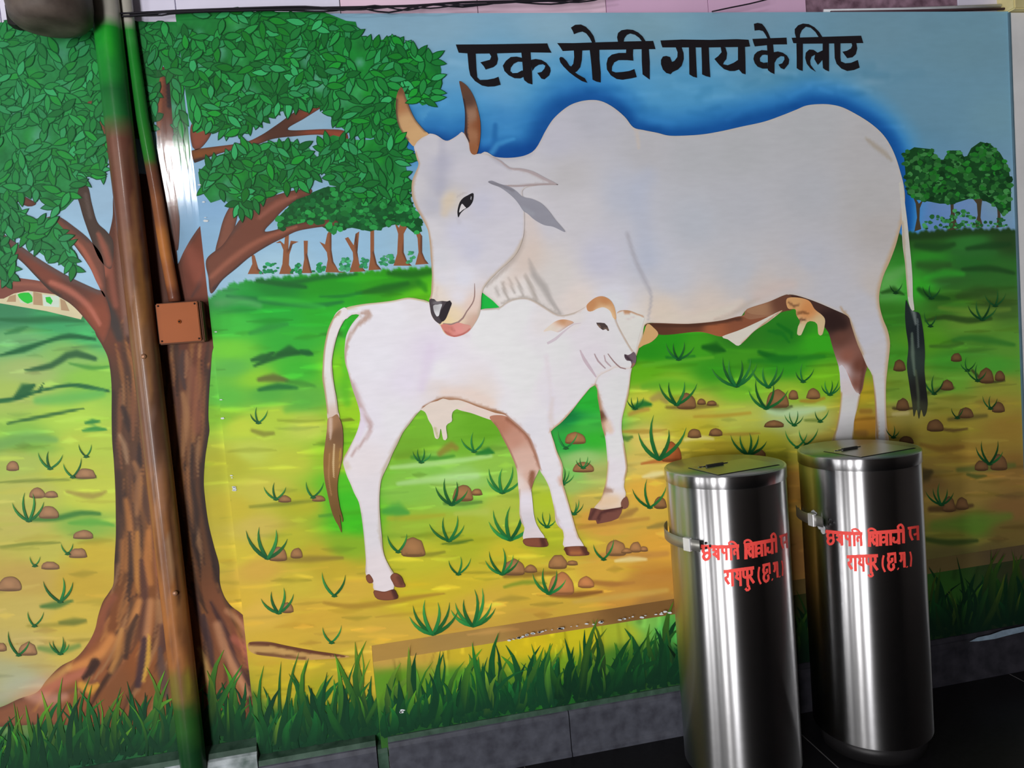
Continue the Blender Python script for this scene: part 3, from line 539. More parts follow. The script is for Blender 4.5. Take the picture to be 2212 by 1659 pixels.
tr = shape('painted_tree', TRUNK, bsm, 'L', 6, None, bark() + [
 ('243,850 243,1000 250,1120 250,1210', [7, 10, 12, 8], DK, .7, .7), ('452,800 448,930 440,1040 452,1140 474,1250 500,1310', [7, 7, 9, 9, 8, 5], DK, .85, .6),
 ('265,880 272,900 278,930', [5, 7, 3], DK, .85, .6), ('258,940 268,960 275,1000', [4, 6, 3], LT, .6, .7), ('300,960 302,1000 290,1040', [3, 7, 2], DK, .85, .6), ('312,1050 316,1090 322,1130', [3, 8, 3], MD, .9, .6),
 ('255,1020 265,1100 262,1160', [6, 12, 5], DK, .6, .8), ('272,1080 280,1150 276,1230', [5, 9, 7], OR, .7, .8), ('290,1000 300,1030 296,1110', [5, 8, 5], (165, 115, 72), .7, .8), ('318,920 322,980 328,1050', [6, 8, 5], (172, 126, 100), .6, .8),
 ('395,850 402,900 398,960 395,985', [5, 8, 7, 3], (172, 122, 78), .8, .7), ('415,800 420,840 425,930', [10, 12, 8], (150, 92, 68), .6, .8), ('405,1010 412,1080 420,1150', [3, 7, 3], (170, 115, 70), .8, .7), ('416,960 414,1040 424,1110 418,1180', [3, 4, 8, 3], DK, .75, .7),
 ('350,1120 352,1180 360,1230', [5, 9, 5], (180, 158, 128), .7, .7), ('330,1080 340,1150 345,1240', [5, 7, 6], PK, .7, .8), ('320,1150 318,1210 325,1260', [6, 10, 6], OR, .7, .8), ('296,1150 295,1230 300,1280', [4, 7, 4], (185, 125, 60), .8, .7),
 ('280,1150 282,1230 278,1300', [3, 6, 2], DK, .8, .7), ('305,1210 312,1300 308,1380', [4, 9, 8], (80, 50, 42), .85, .6), ('345,1250 352,1330 350,1400', [3, 7, 9], (86, 56, 48), .85, .6), ('300,1300 280,1360 270,1410', [8, 10, 5], (205, 140, 78), .7, .8),
 ('296,1330 280,1370 272,1420', [4, 8, 5], DK, .8, .6), ('325,1300 320,1350 310,1420 304,1470', [8, 9, 8, 7], (198, 140, 92), .7, .8), ('312,1380 305,1440 298,1480', [5, 9, 7], (60, 42, 48), .9, .6), ('322,1370 320,1420 310,1470', [2, 5, 3], (205, 160, 62), .85, .6),
 ('345,1300 348,1340', [6, 8], (185, 135, 85), .6, .8), ('370,1290 380,1380 385,1440', [10, 14, 10], (182, 122, 70), .6, .8), ('345,1400 350,1450 358,1500', [4, 10, 8], (86, 66, 62), .85, .6), ('363,1330 372,1400 378,1450', [4, 7, 4], (190, 140, 88), .7, .7),
 ('415,1260 430,1330 445,1380', [4, 6, 5], (70, 46, 44), .8, .6), ('440,1330 448,1370 460,1440', [4, 8, 4], (72, 52, 54), .85, .6), ('455,1300 470,1330 490,1370 510,1430 540,1480', [3, 6, 5, 5, 3], (62, 40, 42), .85, .6),
 ('470,1350 485,1400 510,1450 535,1500', [9, 10, 9, 6], (205, 148, 108), .7, .8), ('430,1400 445,1440 460,1500', [4, 7, 5], (200, 158, 92), .8, .7), ('490,1320 520,1345 535,1370', [6, 5, 3], (196, 140, 100), .6, .8), ('505,1380 530,1400 538,1440', [8, 9, 6], (178, 100, 80), .7, .8),
 ('245,1290 225,1320 215,1360 190,1395', [8, 9, 9, 5], (140, 80, 56), .8, .8), ('240,1380 220,1410 190,1430 150,1445', [12, 12, 10, 6], (214, 142, 76), .8, .8), ('262,1360 255,1410 240,1450', [5, 8, 5], (198, 140, 74), .7, .8), ('150,1440 110,1470 60,1500', [6, 9, 7], (206, 160, 90), .6, .8),
 ('185,1450 140,1470 90,1495', [8, 12, 10], (182, 108, 84), .8, .8), ('210,1470 160,1490 110,1510', [3, 5, 4], (120, 76, 56), .8, .7), ('205,1432 195,1450 180,1465', [11, 9, 4], (56, 36, 30), .95, .4), ('60,1500 100,1512 140,1505', [10, 14, 8], (205, 150, 130), .6, .9), ('175,1480 195,1490 210,1480', [8, 10, 5], (214, 160, 58), .8, .6),
 ('215,610 220,640 245,690 258,730', [8, 10, 12, 8], (58, 52, 50), .9, .6), ('232,520 240,600 250,660', [5, 7, 6], (150, 86, 68), .7, .8), ('225,590 230,560', [8, 6], (172, 98, 76), .7, .8),
 ('255,480 262,600 275,720', [5, 6, 6], (165, 130, 115), .5, .9), ('360,480 372,560 382,630', [4, 5, 6], (60, 44, 46), .7, .8), ('415,640 428,620 440,590', [3, 5, 2], (80, 52, 46), .7, .8), ('405,540 420,570 430,600', [14, 18, 12], (152, 84, 66), .6, .9),
 ('440,690 448,720 440,735', [5, 7, 4], (62, 44, 26), .8, .7), ('445,690 452,705', [4, 4], (150, 100, 48), .7, .8), ('395,760 392,800 400,840', [4, 6, 3], (74, 56, 54), .8, .7), ('403,760 404,790 400,815', [3, 5, 2], (160, 112, 78), .8, .7), ('432,745 430,770', [4, 3], (172, 120, 76), .7, .7)],
 step=5.0, outline=((70, 48, 42), 12, .45), ax=1.6, label='brown painted tree trunk with spreading roots')
def branch(name, p, base, plane, layer, strokes=(), **k):
    dm = (.88, .82, .76); base = [(b[0], b[1], b[2] * dm[0], b[3] * dm[1], b[4] * dm[2]) for b in base] if isinstance(base, list) else tuple(np.array(base) * dm)
    return shape(name, p, base, plane, layer, tr, strokes, step=5.0, outline=((60, 44, 40), 8, .5), **k)
branch('branch', '-60,455 0,500 40,528 90,563 150,598 205,624 225,634 240,690 225,740 205,716 176,680 150,655 110,630 80,600 40,560 0,540 -60,505', [(0, 520, 120, 82, 76), (100, 600, 140, 84, 70), (200, 690, 155, 88, 66), (160, 620, 110, 72, 62)], 'L', 7,
       [('10,510 90,566 150,600 215,632', [5, 7, 8, 5], (96, 78, 74), .8, .7), ('110,610 150,628 190,660 215,700', [5, 7, 6, 4], (190, 112, 92), .8, .8), ('40,560 90,610 130,640', [3, 4, 4], (62, 52, 46), .8, .7)])
branch('branch', '82,478 100,470 125,467 160,490 195,520 222,560 228,640 210,612 195,580 175,550 150,520 112,502 84,492', (132, 88, 76), 'L', 7, [('150,510 180,540 205,590 215,620', [3, 5, 6, 6], (176, 102, 80), .8, .7), ('130,472 165,500 190,520', [3, 4, 4], (80, 64, 60), .7, .8)])
branch('branch', '150,395 175,395 190,405 198,440 210,480 230,500 245,525 240,580 215,560 196,515 180,470 168,430', (84, 72, 66), 'L', 7, [('212,505 225,535 235,570', [4, 8, 8], (160, 92, 72), .8, .8), ('185,420 195,470', [4, 4], (105, 90, 84), .6, .8)])
branch('branch', '-60,385 0,404 30,412 60,428 78,440 60,446 30,432 0,422 -60,405', (120, 80, 70), 'L', 7)
branch('branch', '344,152 354,145 364,152 370,185 372,240 375,290 382,380 384,440 388,480 384,540 372,520 355,460 345,400 340,330 338,240', (122, 74, 56), 'L', 7, [('348,160 345,220 342,290', [4, 5, 4], (165, 98, 62), .7, .7), ('362,160 366,230', [5, 5], (38, 34, 36), .9, .5), ('352,440 370,470 378,520', [10, 8, 6], (112, 82, 74), .6, .8)])
branch('branch', '188,222 205,220 218,245 228,285 236,330 225,320 208,280 196,250', (150, 102, 78), 'L', 12)
branch('branch', '412,272 440,240 465,210 483,195 496,205 490,222 480,238 465,268 450,300 430,322 416,318', (150, 90, 72), 'M', 8, [('492,210 478,240 455,285', [3, 5, 6], (62, 44, 42), .85, .6)])
branch('branch', '414,330 425,322 520,309 560,294 600,268 640,240 690,220 702,226 660,254 622,280 700,279 742,282 752,296 748,306 725,298 690,291 640,294 590,300 550,314 480,330 426,350 420,352', [(430, 335, 140, 90, 52), (520, 318, 150, 90, 70), (600, 280, 90, 62, 52), (700, 285, 160, 84, 64)], 'M', 8, [('420,348 480,334 560,312', [4, 4, 3], (48, 38, 38), .85, .6)])
branch('branch', '446,560 480,530 500,502 520,472 560,432 600,420 640,410 672,408 670,420 640,432 610,455 592,475 572,500 620,490 660,480 722,474 726,486 680,492 640,500 610,515 580,530 540,555 510,580 480,605 456,634 450,600', (128, 82, 68), 'M', 8,
       [('455,600 500,560 560,520 640,490', [5, 6, 5, 3], (160, 98, 76), .7, .8), ('460,625 520,575 580,532', [3, 5, 4], (60, 46, 46), .8, .7), ('500,505 540,460 600,425', [4, 4, 3], (92, 66, 58), .7, .8), ('560,470 600,440 640,425', [4, 6, 3], (150, 92, 76), .7, .8)])
branch('branch', '466,548 474,505 484,470 500,440 514,420 522,430 512,470 504,505 500,525', (142, 96, 82), 'M', 7)
shape('fallen_stick', '538,1388 575,1386 620,1395 680,1406 755,1418 700,1424 640,1426 600,1420 555,1414 538,1404', (190, 150, 88), 'M', 6, None, [('540,1390 590,1392 650,1404 745,1418', [4, 5, 5, 2], (96, 56, 38), .95, .4), ('555,1412 600,1416 660,1422', [4, 4, 3], (110, 72, 46), .85, .5)], step=5)

# foliage: masses first, then leaf by leaf
FOL = {'A': ('M', '378,24 700,26 748,45 768,47 775,72 795,90 850,82 895,103 945,118 953,150 950,200 930,222 912,228 890,208 868,213 860,250 862,282 840,285 800,300 760,292 720,262 700,228 640,236 600,242 560,268 520,288 490,288 450,278 425,288 408,255 395,160'),
       'B': ('M', '690,305 720,292 760,302 800,302 862,282 875,310 893,345 875,355 885,395 880,440 840,430 800,425 770,420 740,405 712,400 700,370 688,335'),
       'C': ('M', '428,372 460,340 520,318 570,310 620,304 660,312 690,345 688,385 665,398 640,400 600,418 570,432 540,462 520,470 500,442 480,430 455,438 434,412'),
       'E': ('L', '-90,46 60,50 215,48 300,47 381,47 392,150 400,230 412,330 404,372 380,345 372,250 366,170 352,140 338,200 330,270 300,300 240,290 236,330 225,385 190,372 172,400 165,425 140,452 118,462 92,432 60,424 30,432 0,412 -90,385'),
       'F': ('L', '-90,395 0,415 40,440 60,480 90,468 118,474 140,498 158,540 168,582 156,592 130,570 100,556 78,540 50,520 20,500 -90,450'),
       'G': ('L', '-90,470 0,490 12,520 28,560 32,600 22,620 -20,590 -90,580')}
LV = {'A': 3.4, 'B': 3.2, 'C': 3.2, 'E': 3.0, 'F': 2.8, 'G': 2.6}
LEAVES = []
for key, (pl, poly) in FOL.items():
    P_ = np.array(pts(poly)); lo, hi = P_.min(0), P_.max(0)
    smp = []
    for _ in range(40):
        x, y = random.uniform(lo[0], hi[0]), random.uniform(lo[1], hi[1]); t = random.random()
        left = min(1.0, max(0.0, (520 - x) / 520)); 
        c = np.array((26, 128, 48)) * (1 - t) + np.array((22, 98, 44)) * t
        c = c * (1 - left * .6) + np.array((60, 142, 92)) * left * .6
        smp.append((x, y, *c))
    st = [([(random.uniform(lo[0], hi[0]), random.uniform(lo[1], hi[1]))] * 2, random.uniform(8, 20), random.choice([(110, 170, 160), (60, 160, 90), (20, 84, 40), (30, 148, 40)]), random.uniform(.3, .7), .9) for _ in range(int((hi[0] - lo[0]) / 7))]
    shape('foliage', poly, smp, pl, 9, tr, st, smooth=False, step=7, bstep=9, grain=.03)
    # rosettes of leaves
    cs = []; tries = 0
    while tries < 6000:
        tries += 1
        c = np.array([random.uniform(lo[0], hi[0]), random.uniform(lo[1], hi[1])])
        if inside(c[None], P_)[0] and all(np.linalg.norm(c - o) > 54 for o in cs): cs.append(c)
    for c in cs:
        main = random.gauss(1.4, .9); span = random.choice([1.5, 2.2, 3.1])
        for ring, k, r in ((2, 5, 58), (1, 5, 36), (0, 3, 14)):
            for i in range(k):
                a = main + span * (2 * (i + .5) / k - 1) + random.uniform(-.2, .2)
                e = np.array([math.cos(a), math.sin(a)]); p = c + r * e
                if p[0] < -60: continue
                if inside((p + 9 * e)[None], P_)[0] or (random.random() < .35 and inside((p - 8 * e)[None], P_)[0]):
                    LEAVES.append((p, a + random.uniform(-.25, .25), random.uniform(34, 50), random.uniform(15, 20), pl))
for key, (pl, poly) in FOL.items():
    B_ = linear(pts(poly), 15); tg = np.roll(B_, -1, 0) - np.roll(B_, 1, 0); ctr = B_.mean(0)
    for c, t in zip(B_, tg):
        n_ = np.array([-t[1], t[0]]); n_ = n_ / (np.linalg.norm(n_) + 1e-6)
        if inside((c + 3 * n_)[None], np.array(pts(poly)))[0]: n_ = -n_
        if c[0] < -50 or c[1] < 60 or (pl == 'L' and c[0] > 232) or (pl == 'M' and c[0] < 432) or random.random() < .2: continue
        a = math.atan2(n_[1], n_[0]) + random.uniform(-.6, .6); LEAVES.append((c - n_ * random.uniform(0, 8), a, random.uniform(30, 42), random.uniform(14, 18), pl))
def leaf_geo(p, a, L, wd, pl, layer):
    d = np.array([math.cos(a), math.sin(a)]); n = np.array([-d[1], d[0]])
    ts = np.array([0, .18, .4, .62, .82, 1]); hw = wd / 2 * np.array([.08, .72, 1, .86, .5, .0])
    def ring(s, sl): return np.vstack([p + d * ((ts - .5) * L * sl)[:, None] + n * (hw * s)[:, None], (p + d * ((ts - .5) * L * sl)[:, None] - n * (hw * s)[:, None])[-2::-1][:-1]])
    o, i = ring(1.0, 1.0), ring(.76, .86); m = len(o)
    left = min(1.0, max(0.0, (460 - p[0]) / 460)); g = random.uniform(.82, 1.15)
    dark = np.array((12, 74, 32)) * (1 - left * .5) + np.array((34, 104, 66)) * left * .5
    light = np.array(random.choice([(28, 122, 52), (24, 110, 46), (34, 132, 60), (26, 130, 42), (46, 146, 84)])) * g
    light = light * (1 - left * .3) + np.array((74, 158, 108)) * left * .3
    V = np.vstack([o, i, i]); C = np.vstack([np.tile(dark, (2 * m, 1)), np.tile(light, (m, 1))])
    F = [(k, (k + 1) % m, m + (k + 1) % m, m + k) for k in range(m)] + [tuple(range(2 * m, 3 * m))]
    return onwall(V[:, 0], V[:, 1], PL[pl] - layer * EPS), albedo(C, V), F
LEAVES.sort(key=lambda q: -q[2] * q[3] - (400 if q[4] == 'M' else 0))
for i, q in enumerate(LEAVES[:290]):
    V, C, F = leaf_geo(*q, 12 + (i * .618034 % 1) * 14); me = pmesh('leaf', V, F); setcol(me, C); attach(link('leaf', me, PAINT_L if q[4] == 'L' else PAINT), tr)
VV, CC, FF, k = [], [], [], 0
for i, q in enumerate(LEAVES[290:]):
    V, C, F = leaf_geo(*q, 12 + ((i + 290) * .618034 % 1) * 14); VV.append(V); CC.append(C); FF += [tuple(j + k for j in f) for f in F]; k += len(V)
if VV:
    me = pmesh('leaves', np.vstack(VV), FF); setcol(me, np.vstack(CC)); attach(link('leaves', me, PAINT_L, None, kind='stuff'), tr)

# ------------------------------------------------------------------ the cow
OUT = (150, 110, 70)
WH = (200, 199, 206)
cow_s = [(1100, 420, 200, 198, 202), (1120, 360, 190, 189, 194), (1200, 300, 180, 180, 190), (1280, 250, 172, 173, 182), (1400, 320, 172, 172, 176), (1500, 330, 168, 170, 174), (1600, 320, 165, 167, 170), (1750, 270, 163, 165, 168),
         (1880, 320, 164, 163, 164), (1250, 450, 192, 190, 194), (1350, 420, 176, 180, 192), (1300, 560, 188, 188, 202), (1400, 560, 180, 184, 196), (1500, 480, 172, 176, 184), (1600, 450, 170, 172, 178), (1750, 420, 165, 167, 172), (1880, 430, 164, 163, 163),
         (1450, 600, 184, 186, 194), (1600, 580, 176, 178, 184), (1750, 560, 170, 172, 180), (1900, 500, 164, 160, 158), (1430, 670, 205, 192, 178), (1530, 670, 198, 186, 176), (1650, 620, 186, 178, 174), (1720, 600, 180, 176, 176), (1800, 620, 174, 174, 180),
         (1860, 650, 174, 174, 180), (1890, 620, 176, 170, 166), (1880, 720, 176, 176, 184), (1900, 760, 178, 176, 180), (1900, 850, 186, 184, 194), (1905, 930, 190, 190, 202), (1200, 600, 205, 200, 196), (1250, 650, 216, 205, 198), (1150, 560, 205, 194, 186), (1110, 620, 222, 216, 212),
         (1320, 660, 206, 208, 220), (1370, 700, 214, 206, 198), (1180, 480, 196, 194, 200), (1330, 850, 218, 213, 216), (1325, 950, 216, 213, 224), (1330, 1040, 214, 208, 214), (1310, 1085, 215, 190, 165), (1230, 380, 182, 180, 182)]
COW = ('1040,331 1070,339 1100,341 1130,337 1150,328 1160,317 1168,303 1180,280 1197,255 1225,231 1250,220 1277,216 1300,219 1325,232 1350,253 1368,275 1390,281 1420,287 1445,293 1480,293 1520,290 1560,283 1600,274 1650,263 1690,249 1720,237 1742,228 1770,225 1795,226 1820,232 1850,247 1880,266 1905,288 1922,312 1935,340 1945,372 1952,400 1955,430 1952,465 '
       '1943,500 1935,530 1922,565 1910,592 1903,615 1899,640 1901,665 1908,690 1917,712 1922,735 1922,755 1918,790 1914,830 1914,880 1916,920 1919,960 1894,960 1891,904 1889,860 1884,812 1872,789 1862,765 1853,745 1845,722 1838,700 1831,683 1800,668 1760,651 1720,638 1700,637 1680,645 1650,657 1613,669 1598,685 1560,693 1510,698 1450,701 1397,699 1388,730 1376,765 '
       '1364,800 1358,850 1350,880 1344,905 1343,930 1348,960 1353,990 1355,1015 1350,1035 1348,1052 1352,1068 1344,1086 1340,1096 1320,1100 1284,1099 1297,1080 1305,1055 1310,1030 1312,1000 1310,970 1307,945 1300,920 1296,890 1291,860 1285,832 1240,800 1150,740 1100,700 1085,670 1076,661 1065,650 1052,640 1042,632 1005,600 1000,400')
cow = shape('painted_cow', COW, cow_s, 'M', 14, None, [
 ('1955,420 1950,480 1935,530 1912,590 1900,640 1908,690 1922,740 1916,820 1916,950', [4, 6, 7, 7, 6, 6, 5, 4, 4], (168, 140, 104), .75, .7), ('1365,270 1375,285 1380,320', [2, 4, 3], (188, 176, 165), .6, .8), ('1400,560 1390,500 1380,420 1400,380', [16, 20, 22, 18], (166, 174, 192), .4, .9),
 ('1355,505 1372,560 1395,610 1407,640 1400,690', [4, 4, 5, 3, 2], (152, 150, 158), .55, .8), ('1395,700 1388,730 1376,765 1364,810 1358,850 1345,910', [2, 2, 2, 2, 3, 2], (170, 135, 80), .8, .5), ('1420,680 1480,688 1550,678 1600,655', [14, 14, 14, 10], (212, 195, 178), .5, .9),
 ('1545,690 1580,680 1610,660 1640,645', [3, 5, 6, 3], (166, 152, 138), .45, .9), ('1640,640 1680,620 1710,615', [14, 16, 12], (190, 172, 164), .5, .9), ('1872,300 1890,315 1910,330 1925,345', [3, 5, 5, 3], (142, 130, 112), .6, .8),
 ('1862,765 1845,722 1831,683 1815,665', [4, 4, 4, 2], (160, 130, 92), .7, .7), ('1285,832 1291,860 1297,895 1306,940', [3, 6, 8, 3], (158, 110, 74), .8, .7), ('1298,895 1302,905', [8, 9], (98, 64, 44), .9, .6), ('1310,915 1318,930', [10, 8], (214, 180, 150), .7, .8),
 ('1312,1000 1308,1040 1296,1082', [2, 3, 3], (178, 140, 80), .8, .6), ('1306,1058 1322,1060', [8, 3], (140, 104, 84), .7, .8), ('1300,1085 1330,1080', [8, 8], (218, 185, 150), .6, .9), ('1348,960 1355,1010 1350,1035', [2, 3, 2], (165, 130, 75), .8, .6),
 ('1070,618 1074,630 1078,642', [2, 4, 2], (172, 164, 158), .7, .7), ('1086,610 1090,630 1098,645', [3, 4, 3], (165, 156, 148), .8, .6), ('1100,600 1106,620 1114,634', [2, 3, 2], (165, 158, 152), .8, .6), ('1114,596 1122,618 1132,638', [2, 3, 2], (160, 152, 146), .8, .6), ('1134,594 1148,622 1160,650', [3, 5, 3], (165, 156, 148), .8, .7),
 ('1143,560 1155,595 1175,620 1190,650 1212,678', [3, 7, 8, 5, 3], (160, 154, 150), .75, .7), ('1085,655 1105,648 1130,642 1150,646 1180,668 1210,680', [3, 3, 3, 4, 4, 2], (172, 164, 156), .8, .7), ('1132,500 1125,530 1108,560 1080,590 1050,618', [4, 7, 7, 4, 3], (160, 148, 140), .6, .8),
 ('1140,470 1150,520 1130,570 1100,610', [14, 22, 20, 14], (208, 190, 178), .5, .9), ('1895,945 1890,870 1882,810', [3, 3, 3], (140, 105, 60), .85, .6), ('1060,342 1110,344 1150,333', [3, 4, 3], (165, 165, 178), .4, .9),
 ], step=5.2, outline=((176, 164, 146), 6, .5), label='large white cow with hump, horns and drooping ears')
shape('hind_leg', '1700,638 1720,638 1760,651 1800,668 1831,683 1838,700 1846,722 1856,745 1866,770 1874,786 1868,812 1863,840 1858,852 1853,880 1845,910 1840,960 1798,960 1806,925 1811,899 1815,871 1816,849 1815,830 1814,808 1811,790 1803,765 1797,745 1790,720 1780,705 1770,690 1762,670 1730,655', [
  (1740, 650, 66, 44, 38), (1800, 700, 42, 30, 28), (1815, 730, 92, 60, 50), (1830, 770, 126, 80, 66), (1855, 790, 96, 58, 46), (1850, 830, 112, 70, 58), (1820, 800, 186, 178, 184), (1825, 840, 190, 182, 184), (1840, 860, 200, 188, 184), (1830, 900, 192, 188, 196), (1820, 940, 188, 186, 198)], 'M', 13, cow,
  [('1868,780 1862,820 1858,850', [3, 4, 3], (86, 52, 42), .8, .7), ('1818,790 1828,800 1845,850', [1, 2, 2], (176, 120, 110), .6, .8), ('1858,855 1852,890 1842,955', [2, 3, 3], (140, 112, 44), .8, .6), ('1818,850 1812,900 1800,955', [2, 3, 3], (150, 120, 50), .8, .6), ('1782,690 1800,690 1820,700', [16, 18, 12], (44, 30, 28), .8, .8)], step=4.5, label='brown shaded far hind leg with white shin')
shape('shin', '1812,792 1818,788 1826,797 1834,815 1842,835 1850,848 1858,853 1853,880 1845,910 1840,960 1798,960 1806,925 1811,899 1815,871 1816,849 1815,830 1814,808', [(1820, 800, 188, 182, 190), (1828, 838, 188, 178, 178), (1825, 870, 196, 186, 184), (1825, 930, 188, 186, 198)], 'M', 13.5, cow, [('1858,855 1852,890 1842,955', [2, 3, 3], (140, 112, 44), .8, .6), ('1817,850 1811,900 1799,955', [2, 3, 3], (150, 120, 50), .8, .6)], step=4)
for nm, p, c, st in [('belly', '1397,699 1450,701 1510,698 1560,692 1600,683 1620,690 1660,684 1635,696 1600,712 1560,727 1540,720 1510,716 1470,720 1425,723 1410,712', [(1420, 708, 88, 54, 40), (1500, 705, 96, 58, 42), (1540, 715, 150, 88, 58), (1600, 700, 126, 76, 54)], [('1400,702 1500,702 1600,688', [3, 4, 4], (72, 46, 36), .8, .6)]),
                     ('belly', '1398,700 1412,708 1422,722 1408,738 1390,746 1378,752 1388,728', (196, 156, 106), []), ('belly', '1613,669 1650,657 1700,638 1702,660 1690,672 1660,680 1622,678', [(1640, 668, 150, 112, 84), (1690, 655, 96, 62, 48)], []),
                     ('belly', '1560,727 1600,712 1640,694 1690,670 1660,695 1630,715 1610,735 1595,747 1585,742 1572,733', (206, 192, 180), [('1690,670 1650,700 1605,740', [2, 2, 2], (150, 110, 70), .7, .7)])]:
    _bl = globals().get('_bl', 15) + .25; shape(nm, p, c, 'M', _bl, cow, st, step=5)
shape('belly', '1397,699 1500,699 1598,685 1613,668 1660,652 1700,636 1712,645 1712,668 1690,674 1640,696 1600,714 1560,727 1510,717 1425,723', [(1420, 708, 88, 54, 40), (1540, 715, 150, 88, 58), (1650, 672, 140, 100, 76), (1700, 655, 92, 60, 46)], 'M', 14.6, cow, step=6)
ud = shape('udder', '1700,645 1725,643 1748,650 1760,668 1775,680 1782,690 1781,705 1776,723 1768,722 1765,700 1755,694 1744,696 1736,712 1730,724 1722,722 1724,705 1728,695 1720,680 1718,668 1702,666', [(1715, 655, 196, 146, 96), (1745, 670, 186, 126, 76), (1770, 700, 206, 168, 128), (1730, 715, 214, 178, 142)], 'M', 16, cow,
     [('1703,652 1715,662 1725,658', [2, 3, 2], (110, 76, 52), .8, .6), ('1720,678 1735,674 1745,678', [2, 3, 2], (110, 72, 44), .8, .6), ('1728,692 1740,690', [3, 2], (70, 46, 36), .8, .6)], step=4)
shape('tail', '1942,395 1950,400 1955,440 1960,480 1964,520 1968,560 1971,600 1972,640 1975,670 1970,672 1962,650 1958,610 1955,570 1950,530 1948,490 1947,450', (176, 174, 166), 'M', 16, cow, [('1950,480 1955,560 1961,640', [2, 2, 2], (150, 132, 100), .6, .7)], step=4)
shape('tail_tuft', '1957,648 1964,662 1972,672 1985,676 1990,690 1995,720 1998,760 1997,800 2001,840 2004,870 2001,892 1995,900 1990,885 1985,905 1980,885 1974,900 1970,870 1964,830 1959,790 1962,750 1957,710 1955,680', [(1962, 680, 30, 38, 38), (1985, 720, 26, 32, 34), (1970, 780, 40, 50, 46), (1990, 850, 26, 26, 26), (1980, 880, 52, 54, 40)], 'M', 17, cow,
      [('1969,660 1975,680 1978,700', [4, 4, 2], (120, 130, 126), .7, .8), ('1970,720 1972,770 1976,810', [2, 4, 2], (88, 104, 90), .8, .7), ('1982,690 1984,750', [1.5, 1.5], (96, 106, 106), .7, .7), ('1978,800 1984,860 1982,890', [2, 3, 2], (70, 80, 60), .7, .8)], step=2.8)
shape('hoof', '1270,1122 1276,1098 1286,1098 1300,1102 1345,1095 1342,1108 1335,1120 1320,1126 1290,1132 1287,1124 1272,1124', (112, 70, 60), 'M', 16, cow, [('1290,1128 1298,1108 1340,1098', [3, 3, 2], (72, 42, 40), .9, .6), ('1274,1120 1284,1102', [4, 4], (76, 46, 42), .8, .7)], smooth=False, step=5)
shape('dew_claw', '1353,1072 1358,1085 1356,1096 1345,1100 1341,1086 1347,1076', (116, 76, 62), 'M', 16, cow, step=4)

# ------------------------------------------------------------------ the calf
def ribbon(p, w):
    path = catmull(pts(p), False, 8); wi = np.interp(np.linspace(0, 1, len(path)), np.linspace(0, 1, len(w)), w); tg = np.gradient(path, axis=0); nn = np.stack([-tg[:, 1], tg[:, 0]], 1); nn /= np.linalg.norm(nn, axis=1)[:, None]
    return np.vstack([path + nn * wi[:, None] / 1.6, (path - nn * wi[:, None] / 1.6)[::-1]])
calf_s = [(760, 680, 228, 226, 232), (850, 680, 228, 226, 232), (900, 660, 224, 220, 224), (820, 780, 228, 226, 233), (950, 800, 229, 227, 234), (930, 760, 222, 214, 228), (1050, 720, 228, 226, 232), (1100, 680, 226, 224, 230), (1120, 800, 228, 226, 232), (1200, 750, 222, 218, 224),
          (1180, 700, 222, 214, 214), (1270, 720, 215, 210, 220), (1290, 760, 214, 208, 216), (1240, 690, 220, 210, 208), (800, 900, 226, 222, 230), (850, 900, 226, 224, 228), (790, 1000, 226, 218, 220), (800, 1060, 222, 216, 220), (805, 1150, 216, 212, 216), (815, 1230, 222, 212, 214),
          (950, 840, 222, 212, 210), (1040, 860, 224, 212, 205), (1110, 880, 224, 222, 226), (1230, 860, 218, 214, 224), (1160, 920, 218, 216, 224), (1190, 980, 220, 216, 226), (1200, 1050, 218, 214, 222), (1225, 1120, 216, 212, 224), (1240, 1165, 216, 206, 210), (1310, 790, 218, 210, 212), (880, 820, 224, 218, 230)]
CALF = ('730,676 745,666 760,661 790,656 820,653 850,649 880,643 905,646 930,654 985,690 1038,669 1060,666 1078,664 1090,655 1105,647 1125,643 1140,644 1155,650 1175,662 1195,675 1205,680 1220,680 1240,675 1255,668 1267,660 1276,650 1286,643 1296,640 1306,641 1318,648 1326,660 1330,675 1331,690 1336,703 1346,722 1356,740 1366,756 1372,766 1374,775 1372,786 1366,792 1358,797 1348,797 1338,794 1328,794 1318,800 1305,806 1292,815 1285,832 '
        '1275,838 1265,850 1255,862 1245,875 1235,888 1222,903 1210,915 1197,925 1190,932 1197,955 1203,975 1212,995 1216,1010 1215,1030 1216,1045 1222,1065 1229,1090 1236,1115 1243,1140 1250,1160 1260,1176 1262,1182 1219,1182 1218,1160 1215,1145 1207,1138 1200,1125 1198,1105 1193,1080 1187,1055 1183,1045 1175,1030 1168,1020 1165,1012 1160,990 1152,970 1142,945 1130,932 1115,918 1100,905 1090,896 '
        '1070,892 1050,885 1030,878 1010,870 990,864 970,864 957,861 945,866 930,870 915,880 900,895 885,915 870,935 858,960 848,980 840,1000 833,1015 826,1030 822,1045 820,1070 820,1100 822,1130 825,1160 827,1185 832,1205 842,1225 852,1245 846,1280 810,1277 806,1262 803,1255 790,1240 790,1210 787,1170 784,1140 780,1110 775,1085 765,1065 757,1045 750,1030 745,1015 741,1000 742,990 750,975 758,960 768,940 775,920 778,900 776,885 770,865 763,845 757,825 752,805 746,785 744,765 745,745 748,725 757,705 768,690 776,680 760,680 745,690')
